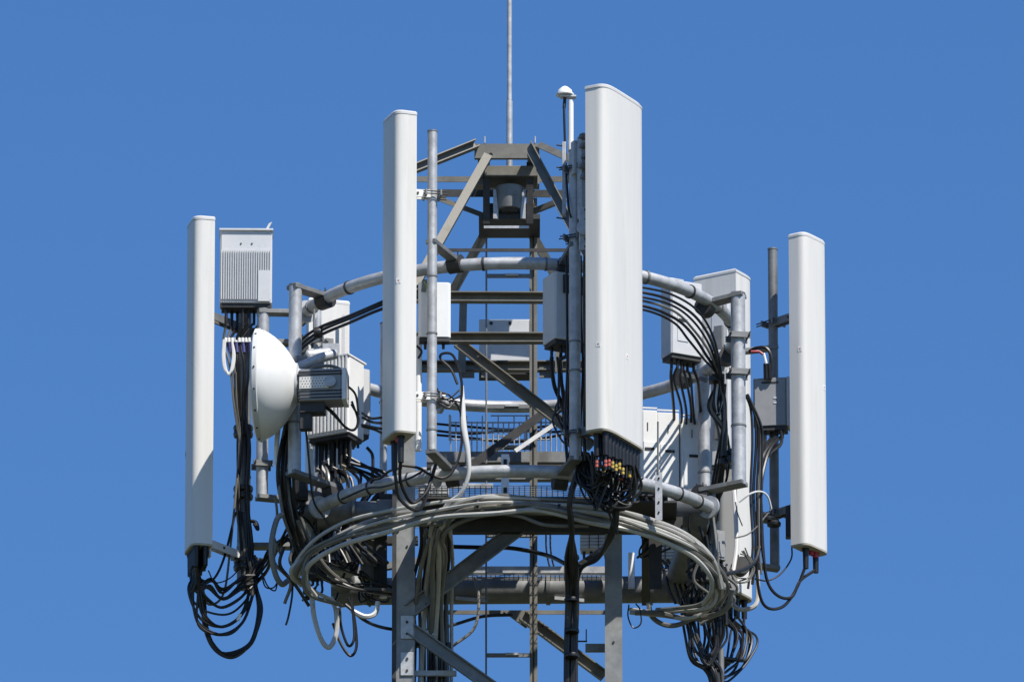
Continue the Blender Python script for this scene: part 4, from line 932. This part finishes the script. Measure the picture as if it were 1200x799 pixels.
# cables from unit 5
for i, e in enumerate(UE5):
    cable([e + ZA*U(3), (786 + i*6, 445, 60), (790 + i*6, 480, 120), (789 + i*7, 520, 180)], random.uniform(1.3, 2.0), BLACK, 'black cable dropping from the pale unit behind the ring at right', 'cables below the pale upper right unit', jit=3)
for i in range(3):
    cable([(756+i*6, 578, 150), (760+i*8, 590, 120), (790, 600 + i*4, 60), (820, 612, 0)], 2.0, BLACK, 'black cable below the white cabinets at right', 'cables below the white cabinets', jit=2)

# clutter hung inside the lower ring
rnd = random.Random(11)
for k, (x, y, d, w, h, t, th, m_, lab) in enumerate((
    (352, 574, -110, 16, 26, 12, 20, DARKST, 'dark splice box at the left end of the lower ring'),
    (372, 668, -60, 20, 22, 14, -20, DARKST, 'dark splice box beneath the bend of the grey cables at left'),
    (432, 668, -40, 18, 26, 14, 10, RRUG, 'grey splice box between the heavy pipe and the left bend'),
    (452, 588, -80, 16, 16, 12, 0, DARKST, 'small dark box on the heavy pipe left of the tower leg'),
    (820, 668, -60, 26, 30, 16, 15, DARKST, 'dark splice box in the tangle inside the right bend'),
    (842, 640, -30, 14, 34, 12, 30, RRUG, 'grey splice box left of the right back panel antenna foot'),
    (762, 622, -40, 22, 14, 12, 0, DARKST, 'dark box above the ribbed unit at lower right'),
    (800, 588, 60, 18, 22, 14, 20, RRUG, 'grey splice box under the white cabinets at right'))):
    a_, b_ = vpole(x, y - h/2, y + h/2, d, 0); Wq, Nq = frame(th)
    bxr = thing('splice_box', lab, 'splice box', a_)
    MB().box((a_+b_)/2, Wq, Nq, ZA, U(w/2), U(t/2), (b_-a_).length/2, U(1.5)).build('housing', m_, bxr, 0.003)
    MB().box((a_+b_)/2 + Nq*U(t/2+0.6), Wq, Nq, ZA, U(w/2-2.5), U(0.5), (b_-a_).length/2 - U(3)).build('lid', m_, bxr, 0.002)
    for q in range(3):
        o_ = a_ + Wq*U(w*(q-1)*0.28); MB().cyl(o_, o_ - ZA*U(6), U(2.0), U(1.5), 8).build('gland', BLACK, bxr)
        cable([o_ - ZA*U(5), (x + (q-1)*8 + rnd.uniform(-8, 8), y + h/2 + 16, d), (x + rnd.uniform(-18, 18), y + h/2 + 24, d + 10), (x + rnd.uniform(-26, 26), y + h/2 + rnd.uniform(4, 22), d + 15)], rnd.uniform(1.0, 1.6), BLACK, 'short black lead curling from a splice box', 'short leads from the splice boxes')
for k in range(16):
    left = k < 8; x = rnd.uniform(322, 356) if left else rnd.uniform(796, 846); y = rnd.uniform(560, 640) if left else rnd.uniform(600, 670)
    cable([(x, y, -120), (x + rnd.uniform(-6, 12), y + 22, -115), (x + rnd.uniform(-4, 26), y + 44, -105), (x + rnd.uniform(0, 40)*(1 if left else -0.6), y + 70, -95)], rnd.uniform(1.2, 2.2), BLACK if k % 3 else GREYC2,
          'dark cable in the tangle at the left end of the lower ring' if left else 'dark cable in the tangle inside the right bend of the lower ring', 'tangle at the left end of the lower ring' if left else 'tangle inside the right bend')
# antenna bottom perforations etc: small bracket to the right of the tower foot
thb = thing('step_bracket', 'small step bracket with upright pin left of the right front leg', 'bracket', P(700, 765, -90))
MB().bar(P(686, 758, -90), P(712, 758, -90), U(9), U(6), 'C').build('arm', GALVD, thb)
MB().cyl(P(687, 737, -90), P(687, 752, -90), U(0.8), n=6).build('pin', DARKST, thb)
MB().tube(pts([(672, 751, -90), (688, 751, -90)]), U(1), 6).build('rod', DARKST, thb)
